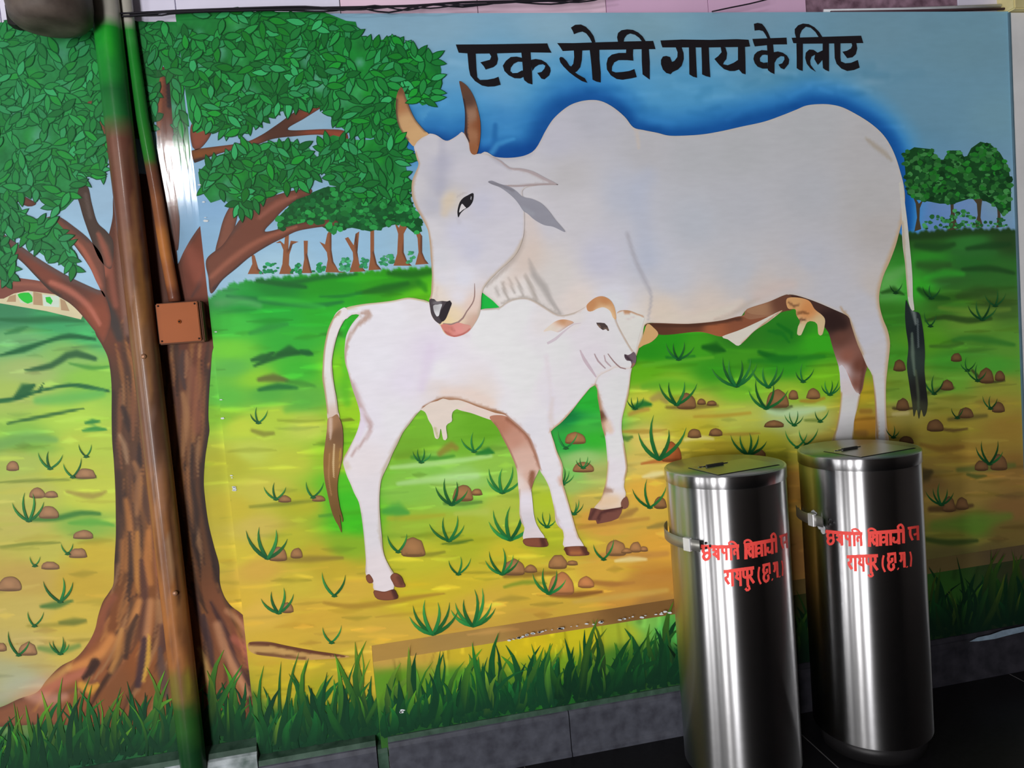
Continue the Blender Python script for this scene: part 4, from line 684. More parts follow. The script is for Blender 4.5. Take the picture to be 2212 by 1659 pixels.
calf = shape('painted_calf', CALF, calf_s, 'M', 19, None, [
 ('780,676 795,674 797,682 785,692 770,704 757,722 748,750 745,790 755,825', [3, 6, 6, 4, 3, 3, 3, 4, 5], (178, 144, 128), .8, .6), ('760,830 772,870 788,900 800,915 800,930 792,945 775,965 758,985', [6, 9, 9, 6, 5, 3, 3, 2], (182, 150, 146), .75, .7), ('778,885 784,915 772,950', [5, 7, 5], (222, 210, 226), .8, .8),
 ('742,668 790,656 850,648 885,643 925,652', [3, 3, 4, 3, 2], (190, 176, 130), .8, .6), ('930,655 960,700 1010,725', [4, 8, 6], (216, 206, 206), .5, .9), ('1042,668 1078,664 1105,648 1140,644 1180,666 1208,681 1240,676 1264,662', [2, 3, 2, 3, 3, 3, 2, 2], (178, 164, 150), .8, .6),
 ('915,880 945,866 957,862 990,864 1030,878 1088,895', [3, 5, 5, 5, 5, 4], (150, 100, 66), .9, .5), ('960,848 1010,850 1060,872', [10, 14, 10], (226, 206, 194), .7, .9), ('900,895 870,935 845,985 826,1030 820,1100 826,1180 850,1240', [3, 4, 4, 3, 3, 3, 3], (176, 158, 132), .75, .6),
 ('742,990 750,975 776,905', [2, 3, 3], (176, 140, 100), .7, .6), ('748,1000 752,1010', [5, 5], (210, 195, 180), .7, .8), ('780,1110 787,1180 790,1235', [2, 2, 2], (180, 162, 150), .7, .6), ('845,1000 828,1080 826,1150', [8, 8, 6], (210, 206, 206), .5, .9), ('930,750 920,800 910,840', [8, 12, 8], (218, 206, 224), .6, .9),
 ('1180,770 1190,860 1185,930', [4, 5, 4], (210, 200, 200), .4, .9), ('1200,930 1190,900 1195,860', [4, 6, 3], (206, 188, 178), .4, .9), ('1190,932 1212,912 1240,882 1270,845 1287,830', [3, 3, 2, 2, 2], (186, 150, 112), .8, .6), ('1090,896 1120,922 1145,950 1160,990 1166,1012', [3, 4, 3, 3, 2], (160, 112, 88), .8, .6),
 ('1192,935 1205,980 1216,1010 1216,1045 1230,1090 1250,1160', [2, 3, 4, 3, 3, 3], (188, 152, 112), .8, .6), ('1210,1035 1214,1045', [5, 5], (200, 150, 120), .7, .8), ('1195,1090 1205,1130 1216,1150', [2, 2, 2], (180, 156, 140), .7, .6), ('1183,800 1170,830 1200,880', [10, 20, 14], (214, 208, 214), .35, .9),
 ('1330,690 1345,725 1365,757', [2, 2, 2], (176, 158, 140), .8, .5), ('1285,830 1300,812 1320,800 1330,795', [2, 2, 2, 1], (196, 176, 160), .7, .6)],
 step=6.0, outline=((190, 172, 150), 5, .45), label='white calf standing side-on with brown forehead and tail tip')
shape('tail', '728,674 745,664 752,678 742,695 733,712 727,730 723,745 719,765 717,782 718,800 720,820 723,840 727,860 730,885 733,905 720,918 708,905 706,885 702,855 698,830 696,815 697,790 699,760 703,735 709,710 718,690', [(720, 720, 228, 222, 224), (706, 800, 226, 224, 222), (712, 850, 222, 216, 214), (720, 900, 212, 190, 176)], 'M', 20, calf,
      [('735,672 718,690 708,715 700,755 697,810 706,890', [2, 3, 3, 3, 4, 3], (170, 140, 96), .85, .6), ('742,695 727,730 719,765 717,800 724,845 731,890', [2, 2, 2, 2, 2, 3], (168, 150, 126), .8, .6)], step=4.5)
shape('tail_tuft', '708,905 718,900 728,895 734,905 739,920 741,940 741,960 739,990 735,1010 730,1035 729,1062 734,1095 741,1122 739,1128 734,1112 738,1150 731,1136 723,1122 715,1100 708,1070 702,1042 699,1015 699,985 703,952 706,928', [(710, 920, 166, 124, 88), (730, 940, 116, 84, 56), (705, 1000, 140, 98, 52), (725, 1000, 150, 112, 64), (715, 1060, 122, 88, 46), (730, 1110, 112, 82, 40)], 'M', 21, calf,
      [('722,960 720,1000 721,1030', [1.5, 2, 1], (214, 186, 140), .9, .6), ('712,980 710,1030 716,1070', [1.5, 1.5, 1], (176, 130, 84), .7, .7), ('714,905 714,930 714,950', [4, 4, 1], (212, 186, 170), .8, .8), ('736,970 733,1010', [1, 1], (196, 160, 70), .7, .7)], step=2.4)
shape('far_leg', '1058,900 1095,900 1130,930 1152,960 1166,1005 1163,1018 1155,1035 1150,1050 1148,1060 1150,1080 1153,1110 1158,1130 1166,1145 1175,1164 1132,1166 1133,1140 1127,1130 1122,1110 1122,1080 1119,1045 1117,1020 1113,1005 1107,990 1097,968 1085,945 1075,925', [(1080, 920, 178, 122, 98), (1110, 950, 190, 140, 120), (1125, 985, 208, 172, 156), (1140, 1030, 206, 168, 150), (1125, 1040, 222, 206, 198), (1135, 1080, 220, 214, 222), (1140, 1130, 206, 200, 206), (1150, 1155, 212, 200, 200)], 'M', 18, calf,
      [('1095,905 1135,935 1155,975 1166,1010', [4, 5, 4, 3], (144, 92, 70), .8, .7), ('1150,1022 1148,1040 1150,1060', [6, 7, 3], (134, 86, 62), .9, .6), ('1068,915 1100,972 1116,1012', [3, 3, 2], (150, 104, 80), .7, .7), ('1122,1060 1122,1110 1130,1135', [2, 2, 2], (180, 156, 130), .7, .7)], step=4.5)
for p, st in [('808,1275 830,1278 850,1273 857,1282 859,1293 835,1297 815,1294 808,1285', [('850,1276 856,1290', [5, 5], (70, 40, 36), .9, .6)]), ('843,1246 852,1238 866,1245 872,1258 875,1268 855,1268 848,1258', [('862,1248 868,1260', [5, 5], (84, 50, 38), .7, .7)]), ('790,1245 797,1240 805,1250 806,1258 797,1260 791,1252', []),
              ('1132,1164 1175,1162 1181,1168 1183,1180 1160,1182 1135,1178', [('1172,1166 1176,1180', [6, 6], (76, 44, 38), .9, .6)]), ('1220,1182 1262,1180 1268,1190 1272,1199 1230,1201 1221,1192', [('1222,1184 1224,1198', [4, 4], (84, 48, 36), .8, .6), ('1260,1182 1268,1196', [6, 6], (78, 46, 38), .9, .6), ('1235,1194 1252,1194', [4, 4], (172, 108, 62), .7, .7)])]:
    shape('hoof', p, (128, 76, 56), 'M', 21, calf, st, step=4, outline=((84, 50, 40), 3, .5))
shape('navel_flap', '902,880 928,862 960,856 990,862 1008,876 982,886 976,897 976,910 964,920 966,946 958,950 952,926 948,946 940,946 934,922 926,908 918,890', (222, 208, 196), 'M', 17, calf, [('940,925 946,945', [3, 2], (170, 170, 110), .6, .7)], step=4)
shape('belly_strip', '975,858 1020,866 1062,880 1104,900 1094,914 1060,907 1020,893 985,882', (224, 206, 196), 'M', 16.5, calf, step=5)
shape('forehead', '1267,660 1276,650 1286,643 1296,640 1306,641 1318,648 1326,660 1330,675 1331,690 1324,686 1318,672 1305,664 1292,666 1280,672 1270,672', [(1280, 658, 188, 132, 88), (1305, 650, 184, 126, 82), (1326, 675, 204, 158, 112), (1300, 664, 208, 172, 132)], 'M', 21, calf, [('1290,672 1312,670 1322,684', [6, 8, 6], (218, 194, 160), .7, .9)], step=4)
shape('ear', '1174,716 1186,704 1200,694 1215,690 1230,692 1240,697 1228,704 1215,713 1205,718 1190,714', [(1190, 708, 222, 208, 194), (1215, 694, 190, 136, 96), (1230, 696, 206, 164, 134), (1210, 712, 224, 212, 204)], 'M', 21, calf, [('1240,698 1220,712 1200,728 1182,742', [2, 4, 6, 3], (178, 158, 164), .7, .7)], step=4)
shape('ear', '1333,675 1345,670 1360,671 1378,678 1392,684 1382,720 1374,752 1366,756 1350,728 1336,704', (218, 208, 202), 'M', 18, calf, [('1333,675 1345,670 1362,672 1390,684', [1.5, 2, 2, 1.5], (176, 136, 104), .9, .5), ('1350,675 1358,675', [3, 3], (176, 124, 84), .8, .7), ('1355,690 1375,683', [2, 1], (190, 184, 180), .6, .8)], step=4.5)
for p, w, c, o in [('1253,756 1262,776 1278,800 1288,815', [2, 6, 5, 2], (172, 146, 156), .55), ('1284,764 1292,780 1308,796', [2, 3, 2], (150, 124, 128), .7), ('1305,767 1308,780 1320,792', [2, 3, 2], (164, 140, 144), .7), ('1313,764 1325,780 1340,794 1352,797', [1.5, 2.2, 2.4, 2], (134, 104, 102), .8), ('1182,742 1200,732 1216,718 1240,700 1255,698', [4, 5, 3, 2, 1], (190, 174, 182), .6)]:
    pg = ribbon(p, w)
    cc = np.array(c) * o + np.array((216, 210, 216)) * (1 - o)
    shape('fold_line', [tuple(v) for v in pg], tuple(cc), 'M', 21, calf, smooth=False, step=6)
shape('eye', '1288,697 1297,697 1306,698 1312,704 1316,714 1313,715 1309,711 1302,713 1295,708 1290,702', (74, 62, 60), 'M', 21, calf, [('1292,703 1296,708', [2, 2], (150, 122, 100), .7, .6), ('1306,709 1312,712', [2, 2], (140, 116, 100), .7, .6)], smooth=False, step=3)
shape('nose', '1349,765 1356,767 1363,764 1369,760 1374,768 1374,780 1370,790 1362,796 1364,788 1362,780 1354,779 1349,772', (104, 88, 96), 'M', 22, calf, [('1351,768 1357,775 1362,778', [3, 3, 2], (58, 44, 52), .9, .5), ('1370,786 1360,797', [2, 2], (160, 112, 80), .8, .6)], step=3.5)

# ------------------------------------------------------------------ the cow's head in front of the calf
head_s = [(910, 330, 190, 188, 194), (940, 320, 192, 190, 196), (955, 350, 176, 176, 190), (950, 400, 176, 176, 188), (940, 440, 182, 182, 192), (1000, 310, 186, 186, 194), (1000, 370, 194, 192, 200), (970, 430, 204, 194, 180), (900, 400, 196, 194, 198), (1060, 370, 190, 188, 196), (1080, 450, 196, 194, 204),
          (1040, 440, 190, 190, 204), (930, 500, 204, 202, 206), (990, 500, 198, 198, 212), (1100, 500, 200, 198, 206), (1020, 540, 196, 196, 210), (950, 560, 206, 206, 212), (1060, 560, 204, 202, 210), (1000, 600, 216, 216, 226), (940, 630, 222, 210, 198), (960, 600, 216, 214, 220), (990, 640, 222, 218, 224), (980, 680, 228, 208, 176),
          (965, 690, 230, 206, 158), (1020, 660, 222, 200, 188), (1025, 690, 206, 178, 160), (1120, 400, 192, 190, 196), (1160, 388, 192, 190, 194)]
HEAD = ('894,315 901,306 912,297 925,289 938,290 948,295 958,302 967,304 978,299 990,291 997,285 1003,289 1008,298 1013,308 1017,325 1022,333 1035,332 1050,333 1065,340 1085,352 1100,364 1125,365 1150,373 1175,385 1195,395 1204,398 1190,399 1160,401 1130,410 1132,440 1133,480 1132,500 1128,520 1120,540 1110,555 1095,570 1080,583 1065,598 1053,611 1044,625 1040,640 1039,660 1037,675 1032,688 1025,700 1018,710 1010,717 998,724 985,727 975,727 964,723 957,716 952,705 946,698 937,690 931,678 929,665 927,655 927,648 '
        '931,635 932,615 933,595 932,575 930,555 929,535 927,515 924,497 917,482 908,465 898,448 893,435 890,422 889,405 891,388 897,373 902,362 904,353 901,345 897,330')
hd = shape('head', HEAD, head_s, 'M', 24, cow, [
 ('897,330 904,353 892,388 890,420 900,452 918,484 928,520 932,580 932,630 928,650', [3, 4, 4, 5, 5, 4, 4, 4, 4, 3], (176, 142, 108), .75, .6), ('1128,520 1115,548 1090,575 1060,603 1044,626 1039,660 1028,698', [4, 5, 5, 4, 3, 3, 3], (186, 170, 152), .7, .7),
 ('955,300 955,360 948,420', [7, 10, 8], (168, 168, 182), .5, .9), ('1060,338 1085,354 1102,366', [3, 5, 3], (166, 164, 174), .6, .8), ('1105,365 1140,370 1175,386 1203,398', [1.5, 3, 4, 1.5], (164, 150, 150), .85, .6), ('1100,402 1140,400 1175,398 1203,398', [2, 2.5, 3, 1.5], (160, 148, 148), .85, .6),
 ('988,470 992,480', [3, 5], (186, 184, 194), .6, .8), ('1030,690 1015,705 1000,715', [8, 10, 6], (200, 164, 146), .7, .9), ('975,425 965,440 960,460', [8, 12, 8], (206, 190, 166), .6, .9), ('988,425 1000,418 1012,414', [1.5, 2, 1], (176, 168, 166), .6, .7),
 ('945,640 940,650 945,620', [2, 3, 2], (206, 190, 180), .5, .9)], step=3.6, outline=((186, 168, 150), 4, .5))
for rp, rw, rc in [('1064,339 1082,349 1100,363 1125,365 1150,372 1176,386 1205,399', [1, 3, 2, 2.5, 4, 4, 1], (166, 154, 156)), ('1084,400 1115,402 1145,400 1178,398 1205,399', [1.5, 2.5, 3, 3, 1], (160, 146, 146)), ('1025,612 1025,640 1020,656 1008,673 1000,687 990,696 975,701 957,700', [.8, 1.8, 2, 2.2, 2.2, 3, 3.2, 3.4], (152, 124, 118))]:
    shape('brush_line', [tuple(v) for v in ribbon(rp, rw)], rc, 'M', 25.5, cow, smooth=False, step=6)
shape('nostril', '966,651 972,649 976,655 973,664 968,677 962,690 955,695 950,689 949,680 955,667', (48, 42, 46), 'M', 28, cow, step=4)
shape('horn', '866,188 872,196 876,208 882,226 889,243 897,258 908,272 918,283 926,290 912,297 901,306 894,316 885,308 875,295 865,280 858,262 855,240 855,220 858,202', [(866, 195, 110, 72, 48), (862, 230, 164, 114, 76), (875, 260, 190, 152, 108), (900, 290, 196, 158, 112), (870, 215, 160, 112, 78)], 'M', 25, cow, [('857,215 856,245 862,278 880,302', [3, 3, 4, 3], (78, 60, 46), .8, .7), ('874,205 886,238 900,262 920,284', [3, 3, 3, 3], (96, 76, 60), .7, .7)], step=4)
shape('horn', '992,175 1001,179 1010,187 1019,200 1027,218 1033,240 1037,260 1038,280 1037,300 1034,318 1029,333 1020,333 1015,325 1013,310 1008,297 1003,288 1004,270 1004,240 1000,215 995,192', [(996, 185, 92, 62, 48), (1010, 215, 84, 60, 50), (1018, 250, 146, 112, 90), (1020, 290, 152, 106, 76), (1024, 325, 142, 90, 58), (1034, 270, 128, 76, 48)], 'M', 25, cow, [('1000,215 1005,250 1006,285 1012,305', [3, 4, 4, 2], (48, 36, 40), .9, .6), ('1030,235 1036,275 1033,315', [2, 3, 2], (118, 66, 40), .7, .7)], step=4)
shape('ear', '1054,393 1062,390 1080,397 1100,403 1115,412 1130,425 1150,430 1170,440 1185,455 1200,475 1221,501 1195,490 1175,486 1155,475 1140,462 1130,455 1120,440 1110,428 1095,415 1080,405 1062,398', (140, 140, 150), 'M', 26, cow, [('1056,394 1085,402 1110,412', [3, 3, 2], (120, 118, 126), .8, .7), ('1130,450 1150,462', [4, 5], (150, 152, 162), .6, .8)], step=4)
ey = shape('eye', '1022,417 1010,422 1000,428 993,437 989,450 988,460 990,470 995,461 1003,453 1013,447 1020,438 1023,428', (34, 32, 36), 'M', 26, cow, smooth=True, step=3)
shape('eye_white', '994,448 992,459 1000,453 1007,449 1003,445 998,440', (206, 202, 204), 'M', 27, cow, step=3)
shape('eye_glint', '1017,424 1019,425 1018,432 1016,430', (150, 150, 156), 'M', 27, cow, smooth=False, step=3)
shape('nose', '927,648 931,645 938,646 943,651 956,650 966,651 972,649 976,655 973,662 970,668 968,675 965,683 960,692 955,695 951,700 940,693 932,680 929,665', (74, 66, 70), 'M', 26, cow, [('936,654 945,654 953,654', [3, 4, 2], (130, 126, 130), .7, .8)], step=4)
shape('nose_shine', '936,660 945,658 955,657 951,670 948,682 944,684 938,674', [(940, 664, 170, 168, 170), (950, 660, 196, 196, 198), (944, 680, 222, 222, 224)], 'M', 27, cow, step=3.5)
shape('tongue', '952,702 962,700 975,702 990,697 1002,700 1016,703 1018,709 1010,718 996,725 981,728 966,723 958,714', [(965, 710, 206, 128, 116), (990, 712, 222, 146, 140), (1010, 708, 212, 150, 138)], 'M', 26, cow, [('960,716 980,727 1000,722 1016,710', [2, 2, 2, 1], (176, 92, 84), .8, .6), ('972,706 982,716', [2, 2], (186, 108, 100), .7, .7)], step=4)

# ------------------------------------------------------------------ stones and tufts of grass painted on the meadow
ROCKS = [(27, 1007, 14, 11, 'L'), (185, 1023, 22, 12, 'L'), (80, 1065, 18, 12, 'L'), (110, 1068, 14, 8, 'L'), (105, 1107, 22, 14, 'L'), (180, 1155, 22, 10, 'L'), (168, 1195, 20, 11, 'L'), (60, 1402, 20, 15, 'L'), (20, 1262, 26, 16, 'L'), (2, 1398, 12, 10, 'L'), (108, 1222, 20, 9, 'L'),
 (600, 1197, 20, 16), (640, 1195, 13, 12), (615, 1078, 14, 8), (688, 1077, 14, 7), (620, 1313, 14, 12), (1000, 1066, 22, 18), (1030, 1063, 12, 8), (892, 1182, 26, 22), (1110, 1226, 24, 18), (1146, 1229, 14, 9), (1205, 1214, 20, 16), (1236, 1216, 12, 6), (1213, 1262, 28, 25), (1266, 1258, 18, 13),
 (1330, 1184, 22, 18), (1373, 1182, 13, 12), (1353, 1190, 12, 6), (1391, 1186, 9, 6), (1242, 946, 22, 14), (1260, 1009, 22, 12), (1450, 977, 22, 22), (1483, 867, 20, 18), (1515, 868, 10, 7), (1537, 871, 11, 6), (1500, 936, 15, 11), (1546, 934, 15, 9), (1426, 1086, 14, 14), (1680, 862, 24, 20), (1714, 853, 11, 11), (1757, 851, 15, 12),
 (1672, 916, 22, 8), (1640, 980, 15, 10), (1950, 874, 14, 14), (1943, 790, 13, 13), (2046, 832, 14, 12), (2086, 892, 17, 12), (2156, 880, 14, 12), (2020, 919, 18, 14), (2066, 772, 12, 10), (2130, 812, 17, 17), (2160, 812, 11, 12), (2158, 999, 18, 18), (2120, 1006, 15, 12), (2050, 1090, 14, 17), (2078, 1088, 14, 14), (1958, 951, 16, 9)]
for ri, r in enumerate(ROCKS):
    x, y, rx, ry = r[:4]; pl = r[4] if len(r) > 4 else 'M'
    n = 9; p = []
    for i in range(n):
        a = math.pi * i / (n - 1); p.append((x - rx * math.cos(a) * random.uniform(.93, 1.05), y + ry * .75 - 1.75 * ry * math.sin(a) ** .8 * random.uniform(.93, 1.05)))
    p += [(x + rx * .5, y + ry * .95), (x - rx * .5, y + ry * .95)]
    dk = 1.0 if x < 1400 else (.82 if x < 1900 else .58)
    c = np.array((150, 108, 68) if x > 300 else (158, 118, 82)) * dk; c = c if (x, y) != (1450, 977) else np.array((150, 82, 42))
    if x in (1213, 1266): c = np.array((176, 116, 70))
    shape('painted_stone', p, tuple(c), pl, 7 + (ri * .618 % 1), None, [([(x - rx * .2, y - ry * .1), (x + rx * .1, y)], ry * .4, tuple(c * 1.18), .6, .9), ([(x - rx, y + ry * .8), (x + rx, y + ry * .8)], [2, 3], tuple(c * .6), .7, .8)], step=4.5, outline=(tuple(c * .62), 5, .55))
TUFTS = [(62, 1125, 62, 5, 'L'), (108, 1012, 50, 4, 'L'), (157, 1030, 44, 3, 'L'), (186, 986, 34, 3, 'L'), (130, 1300, 62, 4, 'L'), (146, 1196, 34, 3, 'L'), (40, 1415, 55, 2, 'L'), (74, 1352, 40, 3, 'L'), (130, 1412, 40, 6, 'L'), (75, 1222, 26, 3, 'L'),
 (578, 1206, 84, 5), (558, 913, 38, 4), (596, 1078, 46, 4), (676, 1074, 44, 3), (602, 1324, 66, 5), (722, 1287, 60, 3), (716, 1388, 48, 3), (935, 1370, 86, 7), (1022, 1352, 82, 8), (990, 1240, 46, 4), (860, 1192, 58, 2), (970, 1168, 62, 5), (976, 1090, 66, 5), (1085, 1064, 66, 6), (1024, 975, 46, 4), (910, 998, 36, 5), (1085, 1240, 60, 6), (1186, 1282, 68, 5),
 (1102, 1166, 82, 6), (1182, 1138, 34, 5), (1304, 1208, 52, 3), (1424, 992, 92, 5), (1404, 1096, 60, 4), (1372, 882, 34, 5), (1462, 874, 66, 5), (1591, 834, 70, 7), (1660, 836, 58, 5), (1735, 824, 38, 4), (1793, 852, 36, 6), (1655, 882, 66, 5), (1716, 918, 32, 5), (1772, 910, 34, 3), (1617, 982, 62, 6), (1722, 966, 46, 3), (1742, 960, 44, 3),
 (2018, 850, 40, 4), (2112, 822, 40, 4), (2068, 902, 30, 3), (2140, 882, 34, 4), (2138, 1002, 54, 5), (2034, 1090, 48, 6), (2122, 690, 50, 5), (2150, 660, 40, 4), (2010, 704, 34, 3), (2012, 644, 38, 4), (1466, 776, 48, 5), (1935, 632, 30, 3), (1930, 944, 26, 4), (1260, 1010, 30, 5), (1222, 968, 44, 3), (1215, 1046, 36, 6), (1240, 1110, 32, 6), (2090, 800, 28, 4)]
for t in TUFTS:
    x, y, h_, n = t[:4]; pl = t[4] if len(t) > 4 else 'M'; polys = []; cols = []
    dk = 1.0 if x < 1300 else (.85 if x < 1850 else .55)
    n = max(2, n - 1)
    for i in range(n):
        a = math.radians(-62 + 124 * (i + .5) / n + random.uniform(-8, 8)) * .95; L = h_ * random.uniform(.75, 1.08) * (1 - .12 * abs(a))
        polys.append(blade((x + (i - n / 2) * 1.5, y), (x + math.sin(a) * L, y - math.cos(a) * L), max(2.6, h_ * .09), (-1 if a > 0 else 1) * L * -.22))
        g = random.uniform(.85, 1.3); cb_, ct = np.array((22, 92, 46)) * dk * g, np.array((62, 128, 56)) * dk * g; u = np.concatenate([np.linspace(0, 1, 6), np.linspace(1, 0, 6)])[:, None]; cols.append(cb_ * (1 - u) + ct * u)
    polys.append([(x - 7, y + 2), (x, y - 4), (x + 7, y + 2), (x, y + 4)]); cols.append(tuple(np.array((34, 92, 46)) * dk))
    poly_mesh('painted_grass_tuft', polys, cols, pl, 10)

# the grass along the foot of the wall
def bank(name, plane, X0, X1, zb, hmin, hmax, step, layer, cols, seed):
    random.seed(seed); polys, cc = [], []; x = X0
    while x < X1:
        for k, cset in enumerate(cols):
            b = topix(np.array([x + random.uniform(-.012, .012), PL[plane], zb + random.uniform(-.01, .03)])); h_ = (hmin + (hmax - hmin) * random.random() ** 1.6) * (1.0 - .07 * k)
            a = random.gauss(0.05, .3); dk = 1.0 if b[0] < 1200 else (.8 if b[0] < 1500 else .4)  # grass darkens to the right, partly shade put into its colour
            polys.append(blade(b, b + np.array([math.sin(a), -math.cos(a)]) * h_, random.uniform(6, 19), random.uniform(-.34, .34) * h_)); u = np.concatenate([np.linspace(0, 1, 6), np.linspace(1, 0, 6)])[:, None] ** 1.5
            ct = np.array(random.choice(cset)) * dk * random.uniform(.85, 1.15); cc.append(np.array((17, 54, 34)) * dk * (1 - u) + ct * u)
        x += step
    third = len(polys) // 4
    for i in range(4):
        poly_mesh(name, polys[i::4], cc[i::4], plane, layer + i, kind='stuff')
GA = [(44, 122, 42), (66, 146, 40), (96, 160, 36), (34, 108, 44)]; GB = [(24, 92, 42), (30, 106, 42), (20, 78, 38)]; GC = [(18, 66, 38), (24, 84, 40)]
GY = [(92, 148, 40), (120, 156, 42), (60, 130, 42)]
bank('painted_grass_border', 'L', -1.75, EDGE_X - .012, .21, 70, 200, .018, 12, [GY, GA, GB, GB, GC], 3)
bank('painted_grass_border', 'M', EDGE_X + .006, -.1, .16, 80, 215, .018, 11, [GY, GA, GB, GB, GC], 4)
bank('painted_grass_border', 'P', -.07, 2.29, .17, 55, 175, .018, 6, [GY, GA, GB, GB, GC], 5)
random.seed(11)

# ------------------------------------------------------------------ the Hindi headline, brushed in black
def conv(s, ox): return [(ox + float(p.split(',')[0]) / 4.809, 40 + float(p.split(',')[1]) / 4.809) for p in s.split()]
WORDS = [(970, ['70,270 380,268 1020,258 1035,300 1065,355 850,352 500,362 275,365 190,362 100,355 85,315', '190,355 275,360 283,520 292,610 320,638 400,635 470,622 512,605 535,688 470,705 400,708 340,695 270,650 220,590 205,520', '415,355 495,358 508,420 495,475 460,505 380,530 360,495 325,455 380,440 425,428 438,395',
  '750,345 845,345 850,430 860,560 865,685 820,672 780,640 770,600 765,500', '765,410 700,395 640,400 590,440 558,490 575,545 620,590 680,620 740,622 775,605 765,540 755,540 710,565 660,568 635,545 640,510 670,470 715,448 760,450', '845,430 900,420 960,430 1010,460 1050,510 1055,545 1040,590 990,632 960,625 935,590 915,565 960,555 990,520 1000,490 975,475 930,480 890,505 865,545']),
 (970, ['1122,255 1300,255 1600,245 1850,238 2120,232 2145,318 2000,318 1840,322 1560,325 1385,332 1290,332 1180,338 1150,290', '1295,325 1383,328 1378,430 1362,505 1330,545 1308,560 1345,585 1410,620 1437,668 1380,650 1310,605 1250,560 1190,500 1155,455 1145,415 1158,398 1185,405 1220,440 1250,488 1268,498 1290,470 1300,400', '1460,322 1560,322 1562,420 1575,560 1575,665 1530,655 1490,635 1480,500 1470,400',
  '1265,95 1310,65 1370,62 1420,85 1465,130 1500,180 1520,245 1485,250 1460,200 1425,155 1385,135 1340,145 1297,162 1285,130', '1840,320 1912,318 1910,380 1915,438 1850,432 1760,432 1715,455 1692,500 1690,545 1730,560 1800,555 1870,545 1925,525 1950,608 1890,622 1800,636 1740,628 1680,590 1640,530 1635,470 1650,410 1690,375 1760,358 1838,357', '2000,312 2075,312 2085,450 2085,560 2085,635 2050,610 2010,580 2002,450', '1755,245 1745,195 1755,150 1790,122 1850,112 1910,118 1965,145 2010,185 2045,240 2005,240 1975,200 1930,168 1880,155 1845,170 1820,205 1812,245']),
 (1410, ['80,228 300,218 600,222 870,214 995,220 1012,290 960,295 600,300 300,300 100,300 88,265', '238,298 300,298 320,360 322,420 300,490 260,530 205,555 185,578 140,565 105,530 85,475 85,430 105,395 140,388 180,400 200,450 225,440 255,400 258,350', '375,298 445,298 450,400 455,520 460,615 420,605 380,580 378,450', '505,298 582,298 588,450 598,610 550,598 512,580 510,450', '705,295 755,300 772,360 765,420 740,450 730,475 780,485 840,460 885,430 885,295 958,295 962,400 965,580 930,570 895,530 850,545 800,545 740,525 690,480 640,420 680,390 715,350']),
 (1410, ['1035,212 1200,205 1390,198 1395,268 1250,270 1060,290 1045,250', '1050,55 1090,45 1135,55 1165,90 1200,150 1222,205 1190,205 1170,165 1145,130 1105,120 1058,125', '1185,265 1250,265 1258,350 1265,460 1265,578 1225,560 1195,535 1195,400', '1190,332 1130,328 1085,345 1055,375 1045,420 1060,465 1090,500 1140,520 1195,520 1193,455 1150,460 1115,445 1112,410 1135,380 1165,375 1193,380', '1255,350 1300,342 1350,355 1395,385 1418,425 1412,470 1365,528 1330,515 1305,478 1345,465 1368,425 1365,395 1330,390 1290,415 1265,460']),
 (1410, ['1442,200 1700,192 2165,178 2188,255 1950,258 1560,262 1460,255', '1492,258 1560,262 1560,400 1558,545 1525,535 1495,515 1495,400', '1490,205 1475,150 1475,110 1510,70 1560,52 1620,58 1680,90 1730,140 1765,195 1725,195 1690,140 1640,95 1590,85 1550,120 1530,165 1528,205', '1765,258 1830,258 1832,400 1832,550 1795,535 1768,515 1762,430 1745,450 1715,482 1695,450 1678,420 1685,375 1650,395 1635,440 1640,480 1665,515 1697,555 1640,520 1600,470 1583,410 1590,355 1625,322 1670,325 1712,355 1765,330', '1885,258 1950,258 1950,400 1955,445 2000,465 2060,460 2130,430 2150,510 2090,535 2020,545 1960,520 1910,470 1890,410', '2065,255 2115,255 2125,310 2110,370 2075,402 2020,412 2000,385 1970,345 2015,335 2060,310 2072,280'])]
for ox, polys in WORDS:
    ps = [conv(s, ox) for s in polys]
    poly_mesh('headline_word', ps, [(24, 21, 24)] * len(ps), 'M', 11)
# ------------------------------------------------------------------ the tiled wall above the mural
LAV = plain('lavender_tile', seen(216, 212, 252, 500, 10), 0.35, var=.04, scale=4)
PINK = plain('pink_tile', seen(222, 186, 204, 1000, 10), 0.35, var=.05, scale=4)
MAUVE = plain('mauve_tile', seen(182, 150, 176, 1500, 10), 0.35, var=.08, scale=4)
STONE = plain('mottled_purple_stone', seen(122, 98, 112, 1900, 10), 0.5, scale=26, col2=seen(66, 48, 58, 1900, 10), bump=.2)
wu = box('wall_upper', -2.6, 4.5, 0.056, 0.22, 2.30, 3.2, PLASTER, kind='structure')
def child(o, p): o.parent = p; return o
xs = [-2.3, -1.85, -1.39, -0.928, -0.466, 0.001, 0.42, 0.838, 1.19, 1.546, 2.135, 2.60, 3.2, 3.9]
tm = [LAV, LAV, LAV, LAV, LAV, PINK, PINK, MAUVE, MAUVE, STONE, LAV, LAV, LAV]
for i in range(len(xs) - 1):
    for z0, z1 in ((2.345, 2.62), (2.622, 2.92)):
        child(box('tile', xs[i] + .0012, xs[i + 1] - .0012, 0.042, 0.0565, z0, z1, tm[i], bevel=.001), wu)
# white plaster line and rod along the wall top at the right
tube('conduit', [(1.60, 0.028, 2.372), (1.9, 0.026, 2.376), (2.29, 0.022, 2.386)], 0.006, plain('white_plastic', seen(165, 168, 190, 2000, 15), .4), label='thin white conduit above the top right of the mural', category='conduit')
tube('rod', [(1.62, 0.018, 2.364), (1.9, 0.016, 2.366), (2.295, 0.012, 2.371)], 0.0045, plain('brown_rod_paint', srgb(92, 66, 76), .6), label='thin brown rod under the white conduit on the wall top', category='rod')

